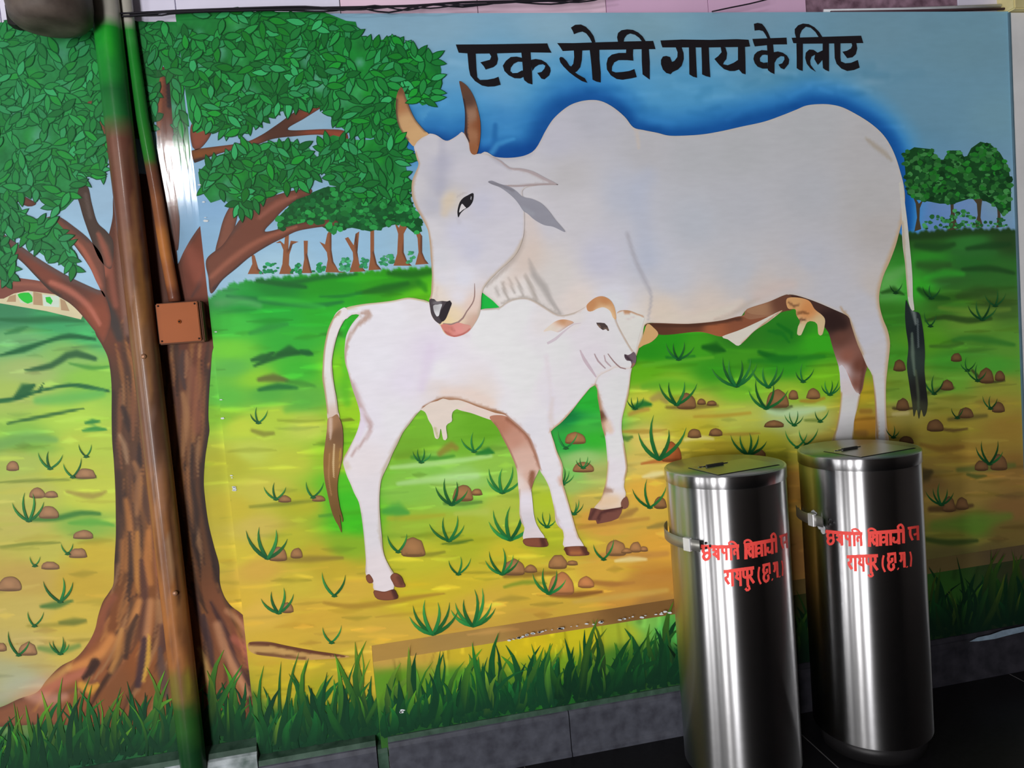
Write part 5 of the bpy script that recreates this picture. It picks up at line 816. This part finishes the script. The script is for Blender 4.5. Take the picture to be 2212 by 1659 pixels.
# black cables strung along the top of the mural
CABLE = plain('black_cable_rubber', srgb(34, 30, 38), 0.55)
def cable(name, pp, r, label, depth=0.0):
    P3 = [onwall(np.array(x), np.array(y), -0.012 - depth) for x, y in pp]
    P3 = catmull(np.array(P3), False, 0.03)
    return tube(name, P3, r, CABLE, None, 8, label=label, category='cable', group='black cables along the wall top')
cable('cable', [(230, 30), (275, 32), (330, 30), (380, 24), (560, 20), (700, 17), (800, 15), (900, 12), (1000, 5), (1090, 3), (1180, 2), (1250, -2), (1330, -12)], .0036, 'black cable strung along the mural top from the grey pipe, thickest strand')
cable('cable', [(240, 36), (300, 34), (350, 33), (400, 27), (600, 22), (700, 25), (770, 17), (840, 27), (920, 10), (1000, 15), (1090, 4), (1190, 9), (1270, -2)], .0026, 'black cable dipping below the others over the tree foliage', .010)
cable('cable', [(260, 29), (340, 25), (420, 21), (660, 14), (740, 22), (810, 12), (880, 22), (950, 8), (1030, 12), (1120, 1), (1250, 5), (1300, -4)], .0024, 'thin black cable twisting around the strands above the foliage', .018)
cable('cable', [(280, 34), (400, 25), (640, 20), (780, 21), (860, 14), (930, 18), (1000, 10), (1080, 7), (1160, 1), (1230, -6)], .0022, 'thin black cable ending over the first painted word', .026)
cable('cable', [(1538, 25), (1580, 16), (1620, 8), (1660, -2)], .0022, 'short black wire slanting up over the mauve tiles', .002)

# ------------------------------------------------------------------ grey bowl fixture and bracket at the top left
DARKMETAL = plain('weathered_dark_metal', seen(98, 88, 80, 110, 20), 0.55, col2=seen(60, 50, 46, 110, 20), scale=14, bump=.1)
cb = onwall(np.array(106.), np.array(-4.), -0.12); rb = 0.101
fx = empty('lamp_bowl', (cb[0], -0.12, cb[2]), label='dark grey metal lamp bowl on the wall above the tree', category='lamp')
lathe('bowl', [(0.0, cb[2] - .078), (rb * .55, cb[2] - .078), (rb * .82, cb[2] - .07), (rb * .95, cb[2] - .055), (rb, cb[2] - .02), (rb * .99, cb[2] + .05), (rb * .9, cb[2] + .07), (rb * .86, cb[2] + .066), (rb * .9, cb[2] + .02), (0.0, cb[2] + .02)], cb[0], -0.12, DARKMETAL, fx, 40)
tube('stem', [(cb[0], -0.12, cb[2] + .01), (cb[0], -0.12, cb[2] + .2), (cb[0], 0.04, cb[2] + .22)], .012, DARKMETAL, fx)
br = [onwall(np.array(float(x)), np.array(float(y)), -0.03) for x, y in ((10, 10), (28, 20), (48, 34), (58, 54), (30, 54), (16, 50))]
V = [tuple(p) for p in br] + [(p[0], 0.006, p[2]) for p in br]; n = len(br)
me = pmesh('bracket', V, [tuple(range(n)), tuple(range(n, 2 * n))[::-1]] + [(i, (i + 1) % n, n + (i + 1) % n, n + i) for i in range(n)])
o = link('bracket', me, plain('black_bracket', srgb(34, 30, 32), .6), fx); o.matrix_parent_inverse = Matrix.Translation(-fx.location)

# ------------------------------------------------------------------ painted pipes over the tree
def painted_pipe(name, ax, r, fn, parent, n=20, m=90, seed=1):
    """vertical pipe along the axis points ax with its paint taken over from the trunk behind"""
    rg = np.random.default_rng(seed); ax = np.array(ax); tt = np.linspace(0, 1, m); C = np.stack([np.interp(tt, np.linspace(0, 1, len(ax)), ax[:, k]) for k in range(3)], 1)
    V = []; F = []
    for i in range(m):
        for k in range(n):
            a = 2 * math.pi * k / n; V.append(C[i] + r * np.array([math.cos(a), math.sin(a), 0]))
        if i:
            for k in range(n): F.append(((i - 1) * n + k, i * n + k, i * n + (k + 1) % n, (i - 1) * n + (k + 1) % n))
    F.append(tuple(range(n))); F.append(tuple(range((m - 1) * n, m * n))[::-1])
    V = np.array(V); q = topix(V); me = pmesh(name, V, F, True); ang = np.tile(np.arange(n) / n * 2 * math.pi, m)
    setcol(me, albedo(fn(q, ang), np.stack([np.clip(q[:, 0], 100, 500), q[:, 1]], 1)))
    o = link(name, me, PIPEPAINT, parent); o.matrix_parent_inverse = Matrix.Translation(-parent.location); return o
GREY = (176, 172, 160)
def pipe_colour(q, ang):
    s = [(300, -200, *GREY), (225, 20, *GREY), (225, 42, *GREY)]
    col = idw(q, [(220, 62, 30, 138, 44), (235, 150, 34, 128, 48), (262, 190, 30, 96, 46), (250, 240, 40, 112, 54), (262, 300, 118, 76, 62), (275, 420, 112, 70, 56), (290, 560, 118, 76, 54), (300, 660, 132, 88, 56), (310, 760, 146, 106, 76), (325, 860, 130, 94, 76), (335, 950, 140, 100, 78), (350, 1080, 165, 112, 70), (370, 1200, 170, 112, 66), (385, 1320, 180, 116, 64), (400, 1420, 172, 110, 62), (412, 1490, 130, 116, 54), (425, 1560, 46, 96, 40), (435, 1650, 24, 66, 34)], 4, 14, .3)
    for p, w, c, o in [('246,290 262,420 275,560 282,640', [4, 6, 6, 4], (176, 138, 122), .7), ('300,520 305,620 312,700', [5, 8, 5], (176, 122, 62), .7), ('296,640 300,720 306,760', [4, 8, 4], (180, 132, 96), .7), ('284,330 296,430 305,520', [6, 9, 7], (98, 52, 40), .7), ('330,700 340,800 350,900', [6, 8, 6], (96, 58, 40), .7), ('318,800 325,870 330,920', [5, 8, 4], (150, 122, 108), .6),  # pale streak down the left edge is the pipe's highlight, put into the colour
                       ('335,930 345,1040 352,1100', [5, 7, 4], (176, 130, 108), .6), ('365,1040 372,1090', [4, 6], (96, 60, 40), .7), ('362,1170 368,1240', [4, 6], (190, 160, 128), .6), ('375,1150 385,1300', [5, 6], (120, 76, 44), .5), ('383,1380 390,1450', [6, 6], (196, 132, 84), .6), ('262,200 275,240', [8, 10], (22, 84, 40), .6), ('402,1440 410,1500', [4, 5], (180, 170, 60), .6), ('228,60 240,110', [8, 10], (40, 160, 40), .6)]:
        brush(q, col, p, w, c, o, .8)
    rr = random.Random(5)
    for _ in range(70):
        y = rr.uniform(300, 1480); x = np.interp(y, [20, 400, 770, 1282, 1600], [222, 280, 312, 378, 430]) + rr.uniform(-26, 26); L = rr.uniform(60, 180)
        brush(q, col, [(x, y), (x + L * .13, y + L)], [1, rr.uniform(3, 6), 1], rr.choice([(78, 52, 40), (100, 66, 46), (168, 118, 74), (150, 104, 72), (120, 76, 50)]), rr.uniform(.4, .75), .8)
    col = col * np.where(q[:, 1:2] > 280, .88, 1.0)
    col[q[:, 1] < 47] = GREY
    return col
pip = empty('drain_pipe', (-.63, -.03, 0.0), label='thick drain pipe painted over with tree-trunk brown, grey at its top', category='pipe')
painted_pipe('pipe', [(-.6345, -.028, 0.03), (-.6345, -.028, 3.0)], .0365, pipe_colour, pip)
SCREW = plain('painted_screw', srgb(150, 110, 84), .35, metal=.3)
SCREWS = [(pip, onwall(np.array(float(x)), np.array(float(y)), -.066)) for x, y in ((310, 770), (378, 1282))]
def conduit_colour(q, ang):
    col = idw(q, [(264, 60, 36, 138, 48), (280, 130, 34, 130, 44), (295, 230, 36, 122, 44), (310, 320, 44, 124, 44), (322, 380, 112, 70, 52), (335, 450, 140, 88, 58), (350, 530, 182, 116, 62), (360, 600, 160, 98, 58), (372, 645, 110, 64, 46), (268, 20, *GREY), (264, 40, *GREY)], 4, 10, .3)
    col[q[:, 1] < 46] = GREY; return col
con = empty('conduit_pipe', (-.57, -.0, 1.5), label='thin conduit pipe beside the thick pipe, painted green then brown, ending at the box', category='pipe')
painted_pipe('pipe', [(-.547, -.001, 1.547), (-.5575, -.001, 1.693), (-.564, -.001, 1.85), (-.579, -.001, 2.07), (-.5875, -.001, 2.362), (-.5875, -.001, 3.0)], .0172, conduit_colour, con, 14, 60, 2)

# ------------------------------------------------------------------ brown junction box screwed over the trunk
BOXP = plain('brown_enamel', seen(158, 84, 38, 385, 690), 0.55, var=.12, scale=7, bump=.1)
jb = empty('junction_box', (-.53, -.03, 1.42), label='square brown junction box with corner screws on the painted trunk', category='electrical box')
box('body', -.594, -.470, -.034, .0165, 1.424, 1.542, plain('brown_box_side', seen(104, 62, 36, 445, 690), .6, var=.3, scale=12), jb, .003)
pl_ = box('cover_plate', -.590, -.478, -.042, -.034, 1.428, 1.540, BOXP, jb, .002)
def dome(name, x, y, z, r, mat, parent, hole=True):
    bm = bmesh.new(); bmesh.ops.create_uvsphere(bm, u_segments=14, v_segments=8, radius=r)
    for v in bm.verts: v.co = Vector((x + v.co.x, y + v.co.y * .6, z + v.co.z))
    me = bpy.data.meshes.new(name); bm.to_mesh(me); bm.free(); me.polygons.foreach_set('use_smooth', [True] * len(me.polygons)); o = link(name, me, mat, parent)
    return o
for pp_, q_ in SCREWS:
    o = dome('screw', q_[0], -.0645, q_[2], .0075, SCREW, pp_); o.matrix_parent_inverse = Matrix.Translation(-pp_.location)
BLK = plain('black_hole', srgb(40, 24, 20), .7)
for x, z in ((-.584, 1.534), (-.486, 1.534), (-.584, 1.434), (-.484, 1.434)): dome('screw', x, -.0425, z, .0028, BLK, pl_)
dome('knockout', -.532, -.0425, 1.486, .006, BOXP, pl_); dome('knockout_hole', -.532, -.0462, 1.486, .0028, BLK, pl_)

# ------------------------------------------------------------------ plastered pillar at the right edge
pc = box('wall_pillar', 2.302, 2.9, -0.006, 0.22, 0.0, 2.352, plain('whitewashed_plaster', seen(190, 188, 186, 2190, 300), .8, var=.15, scale=7, bump=.3), bevel=.004, kind='structure')
child(box('pillar_cap', 2.296, 2.42, -0.03, 0.10, 2.354, 2.62, plain('cream_paint', srgb(232, 220, 160), .6, var=.2), bevel=.004), pc)
# chipped paint line where the mural meets the pillar
DKLINE = plain('grey_crack_filler', seen(62, 82, 92, 2180, 300), .8)
child(box('joint_line', 2.2965, 2.302, -.0072, .0005, .45, 2.352, DKLINE), pc)

# ------------------------------------------------------------------ stone skirting
SKIRT_R = plain('shaded_slate', seen(34, 33, 38, 1900, 1450), 0.5, scale=22, col2=seen(20, 20, 24, 1900, 1450), bump=.25)  # same skirting stone, with the shade at the right put into its colour
SKIRT = plain('dark_slate', seen(68, 70, 78, 1150, 1590), 0.5, scale=22, col2=seen(46, 47, 54, 1150, 1590), bump=.25)
SKIRTG = plain('paint_stained_slate', seen(58, 82, 68, 900, 1600), 0.55, scale=26, col2=seen(30, 52, 40, 900, 1600), bump=.25)
PALE = plain('glare_slate', seen(180, 188, 192, 450, 1640), 0.5, scale=16, col2=seen(84, 98, 94, 450, 1640), bump=.3)  # glare on the left skirting, put into the slab's pale colour
sk = empty('baseboard_back', (0.9, -.05, 0.0), kind='structure')
def slab(x0, x1, z1, yf, mat, top=True):
    g = .0016
    prof = [(0.0, 0.0), (0.0, z1), (yf + .016, z1 - .004), (yf + .005, z1 - .012), (yf, z1 - .024), (yf, .022), (yf - .006, .012), (yf - .006, 0.0)]
    o = prism('stone_slab', prof, x0 + g, x1 - g, mat); o.parent = sk; o.matrix_parent_inverse = Matrix.Translation(-sk.location); return o
for x0, x1 in ((EDGE_X + .002, -.102), (-.068, .51), (.51, 1.12), (1.12, 1.71), (1.71, 2.302)):
    slab(x0, x1, .158 if x0 > -.1 else .150, -.048 if x0 > -.1 else -.04, SKIRT_R if x0 > .9 else SKIRT)
slab(-.102, -.068, .14, -.036, SKIRTG)
for x0, x1, m in ((-1.75, -1.16, SKIRT), (-1.16, -.72, SKIRTG), (-.72, EDGE_X + .002, PALE)): slab(x0, x1, .188, -.028, m)
# paint-stained edge running on top of the slabs
for x0, x1, z, yf, m in ((EDGE_X + .004, -.104, .151, -.026, SKIRTG), (-.066, 1.1, .159, -.034, SKIRTG), (1.1, 2.30, .159, -.034, SKIRT_R), (-1.75, EDGE_X, .192, -.012, SKIRTG)):
    o = prism('stained_edge', [(0.018, z - .006), (0.018, z + .016), (yf, z + .004), (yf - .006, z - .010)], x0, x1, m); o.parent = sk; o.matrix_parent_inverse = Matrix.Translation(-sk.location)
CHIP = plain('white_chipped_plaster', srgb(214, 220, 222), .7)
def chips(name, pp, plane_y, n, seed):
    rr = random.Random(seed); polys = []; V = []; F = []
    for _ in range(n):
        t = rr.random(); i = min(int(t * (len(pp) - 1)), len(pp) - 2); f = t * (len(pp) - 1) - i
        x = pp[i][0] * (1 - f) + pp[i + 1][0] * f; y = pp[i][1] * (1 - f) + pp[i + 1][1] * f + rr.gauss(0, 1.2); r = rr.uniform(1.2, 3.6)
        k = len(V); m = 6
        for j in range(m):
            a = 6.283 * j / m; p = onwall(np.array(x + 1.7 * r * math.cos(a) * rr.uniform(.6, 1.2)), np.array(y + r * .7 * math.sin(a) * rr.uniform(.6, 1.2)), plane_y); V.append(tuple(p))
        F.append(tuple(range(k, k + m)))
    o = link(name, pmesh(name, V, F), CHIP, MURAL, kind='stuff'); o.matrix_parent_inverse = INV
chips('flaked_paint', [(1095, 1384), (1145, 1371), (1180, 1362), (1243, 1353), (1345, 1338), (1450, 1321)], Y_PLINTH - .003, 46, 1)
chips('flaked_paint', [(430, 395), (440, 440), (455, 560), (480, 900), (505, 1060)], -.002, 10, 2)
chips('flaked_paint', [(505, 1050), (507, 1062)], -.002, 4, 3)
chips('flaked_paint', [(864, 1540), (871, 1532)], Y_PLINTH - .003, 5, 4)

wp = [onwall(np.array(float(x)), np.array(float(y)), -.0500) for x, y in ((2094, 1386), (2112, 1377), (2140, 1371), (2165, 1362), (2214, 1352), (2214, 1364), (2180, 1372), (2150, 1380), (2115, 1385))]
o = link('worn_patch', pmesh('worn_patch', wp, [tuple(range(len(wp)))]), plain('pale_worn_stone', seen(88, 102, 114, 2150, 1370), .7, var=.3, scale=50), sk); o.matrix_parent_inverse = Matrix.Translation(-sk.location)
# ------------------------------------------------------------------ floor joints
JOINT = plain('grey_grout', srgb(96, 94, 96), .8)
fl = bpy.data.objects['floor']
for x in (-.55, .35, 1.25, 2.15):
    o = box('floor_joint', x - .0015, x + .0015, -4.9, -.056, .0, .0008, JOINT); o.parent = fl
for y in (-.62, -1.22, -1.82):
    o = box('floor_joint', -2.6, 4.5, y - .0015, y + .0015, .0, .0008, JOINT); o.parent = fl

# ------------------------------------------------------------------ the two steel collection bins
def steel_mat():
    m, n, l, b = nodes('brushed_steel')
    b.inputs['Metallic'].default_value = 1.0; b.inputs['Base Color'].default_value = (.55, .55, .555, 1); b.inputs['Anisotropic'].default_value = 1.0; b.inputs['Anisotropic Rotation'].default_value = 0.25
    t = n.new('ShaderNodeTangent'); t.direction_type = 'RADIAL'; t.axis = 'Z'; l.new(t.outputs[0], b.inputs['Tangent'])
    tc = n.new('ShaderNodeTexCoord'); mp = n.new('ShaderNodeMapping'); mp.inputs['Scale'].default_value = (3, 3, 220)
    nz = n.new('ShaderNodeTexNoise'); nz.inputs['Scale'].default_value = 1.5; nz.inputs['Detail'].default_value = 3
    l.new(tc.outputs['Object'], mp.inputs[0]); l.new(mp.outputs[0], nz.inputs['Vector'])
    mr = n.new('ShaderNodeMapRange'); mr.inputs[3].default_value = .30; mr.inputs[4].default_value = .36; l.new(nz.outputs['Fac'], mr.inputs[0]); l.new(mr.outputs[0], b.inputs['Roughness'])
    n2 = n.new('ShaderNodeTexNoise'); n2.inputs['Scale'].default_value = 3.2; n2.inputs['Detail'].default_value = 2; l.new(tc.outputs['Object'], n2.inputs['Vector'])
    bp = n.new('ShaderNodeBump'); bp.inputs['Strength'].default_value = .25; bp.inputs['Distance'].default_value = .004; l.new(n2.outputs['Fac'], bp.inputs['Height']); l.new(bp.outputs['Normal'], b.inputs['Normal'])
    return m
STEEL = steel_mat()
LIDM = plain('satin_steel_lid', (.4, .4, .4), .33, metal=1.0, var=.1, scale=12)
CHROME = plain('polished_steel', (.75, .75, .76), .15, metal=1.0, var=.05)
STRAPM = plain('dull_steel_strap', (.42, .41, .38), .42, metal=.8, var=.2)
BLKM = plain('black_metal', srgb(26, 25, 26), .4)
RED = plain('red_stencil_paint', seen(206, 62, 56, 1750, 1190), .45, var=.12, scale=40)
GLUE = plain('grey_glue_smear', srgb(190, 192, 194), .8, var=.3, scale=60)
RB, HB = .1735, .931
TXT = []   # stencil strokes in the frame of the photograph, read off the right-hand bin: (path, width)
def zx(s): return [(1700 + float(p.split(',')[0]) / 5.267, 920 + float(p.split(',')[1]) / 5.267) for p in s.split()]
for s, w in [('440,1200 560,1212 700,1222 860,1225', 34), ('478,1215 460,1248 482,1278 512,1268', 26), ('482,1278 464,1312 488,1346 522,1330 532,1290 508,1268', 26), ('526,1215 530,1290', 20), ('560,1240 600,1258 592,1285 565,1300', 26), ('580,1290 622,1335', 24), ('622,1220 626,1362', 26), ('672,1225 672,1275 700,1292', 24), ('712,1222 716,1370', 26), ('764,1220 768,1372', 26),
             ('750,1205 740,1182 775,1172 810,1188 838,1222', 20), ('838,1225 848,1368', 26), ('838,1270 808,1264 800,1295 812,1318', 24),
             ('918,1222 1050,1212 1180,1202 1335,1190', 36), ('940,1225 938,1375', 34), ('922,1205 928,1178 965,1168 1000,1185 1018,1215', 22), ('965,1240 995,1262 968,1290 1002,1352', 30), ('1022,1215 1024,1370', 30), ('1062,1215 1064,1365', 30), ('1064,1290 1098,1262 1130,1288 1100,1325 1066,1310', 24), ('1132,1210 1136,1362', 28), ('1176,1208 1180,1358', 28),
             ('1215,1262 1210,1312 1245,1322 1268,1290', 26), ('1270,1205 1272,1345', 28), ('1322,1195 1325,1335', 28), ('1270,1185 1262,1145 1295,1122 1318,1150 1326,1190', 24),
             ('1372,1165 1500,1145', 26), ('1400,1175 1402,1240 1428,1300', 24), ('1440,1240 1475,1225', 22), ('1482,1150 1490,1300', 26),
             ('680,1490 850,1482 1035,1476', 32), ('722,1490 726,1545 700,1560 740,1630', 28), ('776,1488 780,1655', 28), ('818,1485 836,1530 818,1560 866,1590', 26), ('866,1482 872,1660', 26), ('905,1482 908,1560 940,1572', 26), ('950,1480 956,1660', 28), ('925,1690 945,1712 975,1700 968,1670 945,1665', 24), ('1000,1478 1004,1545 978,1560 1030,1640', 28),
             ('1100,1472 1088,1530 1090,1600 1115,1660', 20), ('1140,1462 1240,1450', 28), ('1165,1465 1150,1510 1162,1550 1195,1535 1192,1500', 26), ('1165,1550 1152,1600 1180,1640 1215,1610 1205,1565', 26), ('1228,1455 1232,1560', 22), ('1258,1622 1268,1628', 24), ('1275,1452 1345,1445', 24), ('1300,1455 1302,1520 1285,1545', 24), ('1332,1448 1336,1610', 26), ('1362,1600 1370,1606', 20), ('1398,1430 1412,1500 1405,1600', 16)]:
    TXT.append((zx(s), 1.14 * w / 5.267))
def cyl_hit(x, y, cx, cy, R):
    v = ray(np.asarray(x, float), np.asarray(y, float)); ox, oy = CAM[0] - cx, CAM[1] - cy
    A = v[..., 0] ** 2 + v[..., 1] ** 2; B = ox * v[..., 0] + oy * v[..., 1]; C = ox * ox + oy * oy - R * R
    t = (-B - np.sqrt(np.maximum(B * B - A * C, 0))) / A; P3 = CAM + v * t[..., None]
    return np.stack([np.arctan2(P3[..., 1] - cy, P3[..., 0] - cx), P3[..., 2]], -1)
BINS = [((.998, -.255), 'left'), ((1.445, -.255), 'right')]
R2 = cyl_hit(1783.5, 1147.5, *BINS[1][0], RB); L2 = cyl_hit(1514., 1180., *BINS[0][0], RB)
for (bx, by), side in BINS:
    lab = ('brushed steel bin with a flat lid, nearer the calf, strapped at its left' if side == 'left' else 'brushed steel bin with a flat lid, nearer the right edge, below the cow\'s hind legs')
    b = empty('steel_bin', (bx, by, 0.0), label=lab, category='bin', group='steel collection bins')
    z0 = .028 if side == 'left' else .055
    lathe('base', [(0.0, .0), (RB - .02, .0), (RB - .012, z0), (0.0, z0)], bx, by, BLKM, b, 48)
    lathe('body', [(0.0, z0), (RB - .003, z0), (RB, z0 + .003), (RB, HB - .03), (RB - .002, HB - .028)], bx, by, STEEL, b, 96)
    ld = lathe('lid', [(RB + .0005, HB - .036), (RB + .0025, HB - .035), (RB + .0025, HB - .003), (RB + .001, HB - .0005), (RB - .002, HB), (0.0, HB)], bx, by, STEEL, b, 96)
    top = lathe('lid_plate', [(RB - .004, HB + .0002), (RB - .005, HB + .0012), (0.0, HB + .0014)], bx, by, LIDM, b, 96)
    def lidbox(name, u0, u1, v0, v1, z0, z1, mat, rot, bev=.0):
        bm = bmesh.new(); bmesh.ops.create_cube(bm, size=1)
        for v in bm.verts: v.co = Vector(((u0 + u1) / 2 + v.co.x * (u1 - u0), (v0 + v1) / 2 + v.co.y * (v1 - v0), (z0 + z1) / 2 + v.co.z * (z1 - z0)))
        if bev: bmesh.ops.bevel(bm, geom=bm.edges[:], offset=bev, segments=2, affect='EDGES')
        bmesh.ops.rotate(bm, verts=bm.verts, cent=(0, 0, 0), matrix=Matrix.Rotation(rot, 3, 'Z')); bmesh.ops.translate(bm, verts=bm.verts, vec=(bx, by, HB))
        me = bpy.data.meshes.new(name); bm.to_mesh(me); bm.free(); o = link(name, me, mat, top); return o
    rot = math.radians(10)
    lidbox('flap', -.105, .105, -.115, .03, .0012, .0034, LIDM, rot, .0006)
    for u0, u1, v0, v1 in ((-.107, .107, -.1172, -.115), (-.107, -.105, -.115, .03)): lidbox('seam', u0, u1, v0, v1, .0013, .0022, BLKM, rot)
    h = lidbox('handle', -.066, -.004, -.008, .002, .0034, .0105, plain('dark_steel_handle', (.12, .12, .115), .4, metal=.8), rot, .002)
    lidbox('hinge', -.085, .02, .006, .012, .0034, .006, CHROME, rot, .001)
    # strap that ties the bin back to the wall
    zs = .735 if side == 'left' else .738
    a0, a1 = math.radians(140 if side == 'left' else 150), math.radians(219 if side == 'left' else 201)
    st = lathe('strap', [(RB + .014, zs - .016), (RB + .0158, zs - .016), (RB + .0158, zs + .016), (RB + .014, zs + .016), (RB + .014, zs - .016)], bx, by, STRAPM, b, 30, a0, a1)
    def strapbox(name, ang, half, h0, h1, r0, r1, mat, dz=0.0):
        bm = bmesh.new(); bmesh.ops.create_cube(bm, size=1)
        for v in bm.verts: v.co = Vector((RB + (r0 + r1) / 2 + v.co.x * (r1 - r0), v.co.y * 2 * half, zs + dz + (h0 + h1) / 2 + v.co.z * (h1 - h0)))
        bmesh.ops.bevel(bm, geom=bm.edges[:], offset=.0012, segments=1, affect='EDGES')
        bmesh.ops.rotate(bm, verts=bm.verts, cent=(0, 0, 0), matrix=Matrix.Rotation(math.radians(ang), 3, 'Z')); bmesh.ops.translate(bm, verts=bm.verts, vec=(bx, by, 0))
        me = bpy.data.meshes.new(name); bm.to_mesh(me); bm.free(); return link(name, me, mat, st)
    e = math.degrees(a1)
    strapbox('buckle', e - 12, .012, -.019, .019, .010, .022, plain('bright_buckle', (.8, .8, .8), .4, metal=.5, var=.1)); strapbox('link', e - 5.5, .013, -.010, .010, .004, .012, BLKM)
    for k, dz in ((4, .007), (4, -.007), (8, .0)): strapbox('bolt', e + k, .0025, -.0035, .0035, .0, .006, BLKM, dz)
    strapbox('strap_end', math.degrees(a0) + (-118 if side == 'left' else 4), .004, -.011, .011, .006, .014, CHROME)
    # stencilled lettering wrapped on the steel
    dA = 0.0 if side == 'right' else float(L2[0] - R2[0]); dZ = 0.0 if side == 'right' else float(L2[1] - R2[1]); k = 0
    groups = {'lettering_line': [], 'lettering_line.001': []}
    for path, w in TXT:
        p = catmull(np.array(path), False, 3) if len(path) > 2 else np.array(path)
        if len(path) == 2: p = np.array([p[0] + (p[1] - p[0]) * t for t in np.linspace(0, 1, 6)])
        tg = np.gradient(p, axis=0); nn = np.stack([-tg[:, 1], tg[:, 0]], 1); nn /= np.linalg.norm(nn, axis=1)[:, None] + 1e-6
        A1 = cyl_hit(*(p + nn * w / 2).T, *BINS[1][0], RB); A2 = cyl_hit(*(p - nn * w / 2).T, *BINS[1][0], RB)
        groups['lettering_line' if p[:, 1].mean() < 1194 else 'lettering_line.001'].append((A1, A2))
    for nm, items in groups.items():
        V = []; F = []
        for j, (A1, A2) in enumerate(items):
            rr = RB + .0006 + .00004 * (j % 5); k = len(V); m = len(A1)
            for q in np.vstack([A1, A2]): V.append((bx + rr * math.cos(q[0] + dA), by + rr * math.sin(q[0] + dA), q[1] + dZ))
            F += [(k + i, k + i + 1, k + m + i + 1, k + m + i) for i in range(m - 1)]
        o = link(nm.split('.')[0], pmesh('lettering_line', V, F), RED, b); o.matrix_parent_inverse = Matrix.Translation(-b.location)
    if side == 'right':
        # smear of glue beside the strap
        V = []; F = []
        for i in range(14):
            c = np.array([1758 + i * 1.7 + random.uniform(-2, 2), 1108 + i * 3.1 + random.uniform(-3, 3)]); r = random.uniform(4, 7); k = len(V)
            H = cyl_hit(*(np.array([c + r * random.uniform(.7, 1.2) * np.array([math.cos(t), math.sin(t)]) for t in np.linspace(0, 6.28, 9)[:-1]])).T, bx, by, RB)
            V += [(bx + (RB + .0007 + .0001 * i) * math.cos(a), by + (RB + .0007 + .0001 * i) * math.sin(a), z) for a, z in H]; F.append(tuple(range(k, k + 8)))
        o = link('glue_smear', pmesh('glue_smear', V, F), GLUE, b); o.matrix_parent_inverse = Matrix.Translation(-b.location)

# ------------------------------------------------------------------ clear glossy film added to catch glare on the strip beside the pipes
gm = bpy.data.materials.new('clear_gloss_film'); gm.use_nodes = True; gn, gl = gm.node_tree.nodes, gm.node_tree.links
gn.remove(gn['Principled BSDF']); tb = gn.new('ShaderNodeBsdfTransparent'); gb = gn.new('ShaderNodeBsdfGlossy'); gb.inputs['Roughness'].default_value = .09
fr = gn.new('ShaderNodeFresnel'); fr.inputs[0].default_value = 1.5; ms = gn.new('ShaderNodeMixShader')
gz = gn.new('ShaderNodeTexNoise'); gz.inputs['Scale'].default_value = 9; gt = gn.new('ShaderNodeTexCoord'); gp = gn.new('ShaderNodeMapping'); gp.inputs['Scale'].default_value = (8, 8, .7)
gbp = gn.new('ShaderNodeBump'); gbp.inputs['Strength'].default_value = .12; gbp.inputs['Distance'].default_value = .004
gl.new(gt.outputs['Object'], gp.inputs[0]); gl.new(gp.outputs[0], gz.inputs['Vector']); gl.new(gz.outputs['Fac'], gbp.inputs['Height']); gl.new(gbp.outputs['Normal'], gb.inputs['Normal'])
gl.new(fr.outputs[0], ms.inputs[0]); gl.new(tb.outputs[0], ms.inputs[1]); gl.new(gb.outputs[0], ms.inputs[2]); gl.new(ms.outputs[0], gn['Material Output'].inputs[0])
vp = [(338, 150), (392, 150), (404, 250), (414, 330), (427, 420), (436, 490), (392, 560), (356, 470), (344, 400), (338, 300)]
o = link('glare_film', pmesh('glare_film', [onwall(np.array(float(x)), np.array(float(y)), Y_LEFT - .006) for x, y in vp], [tuple(range(len(vp)))]), gm, MURAL); o.matrix_parent_inverse = INV
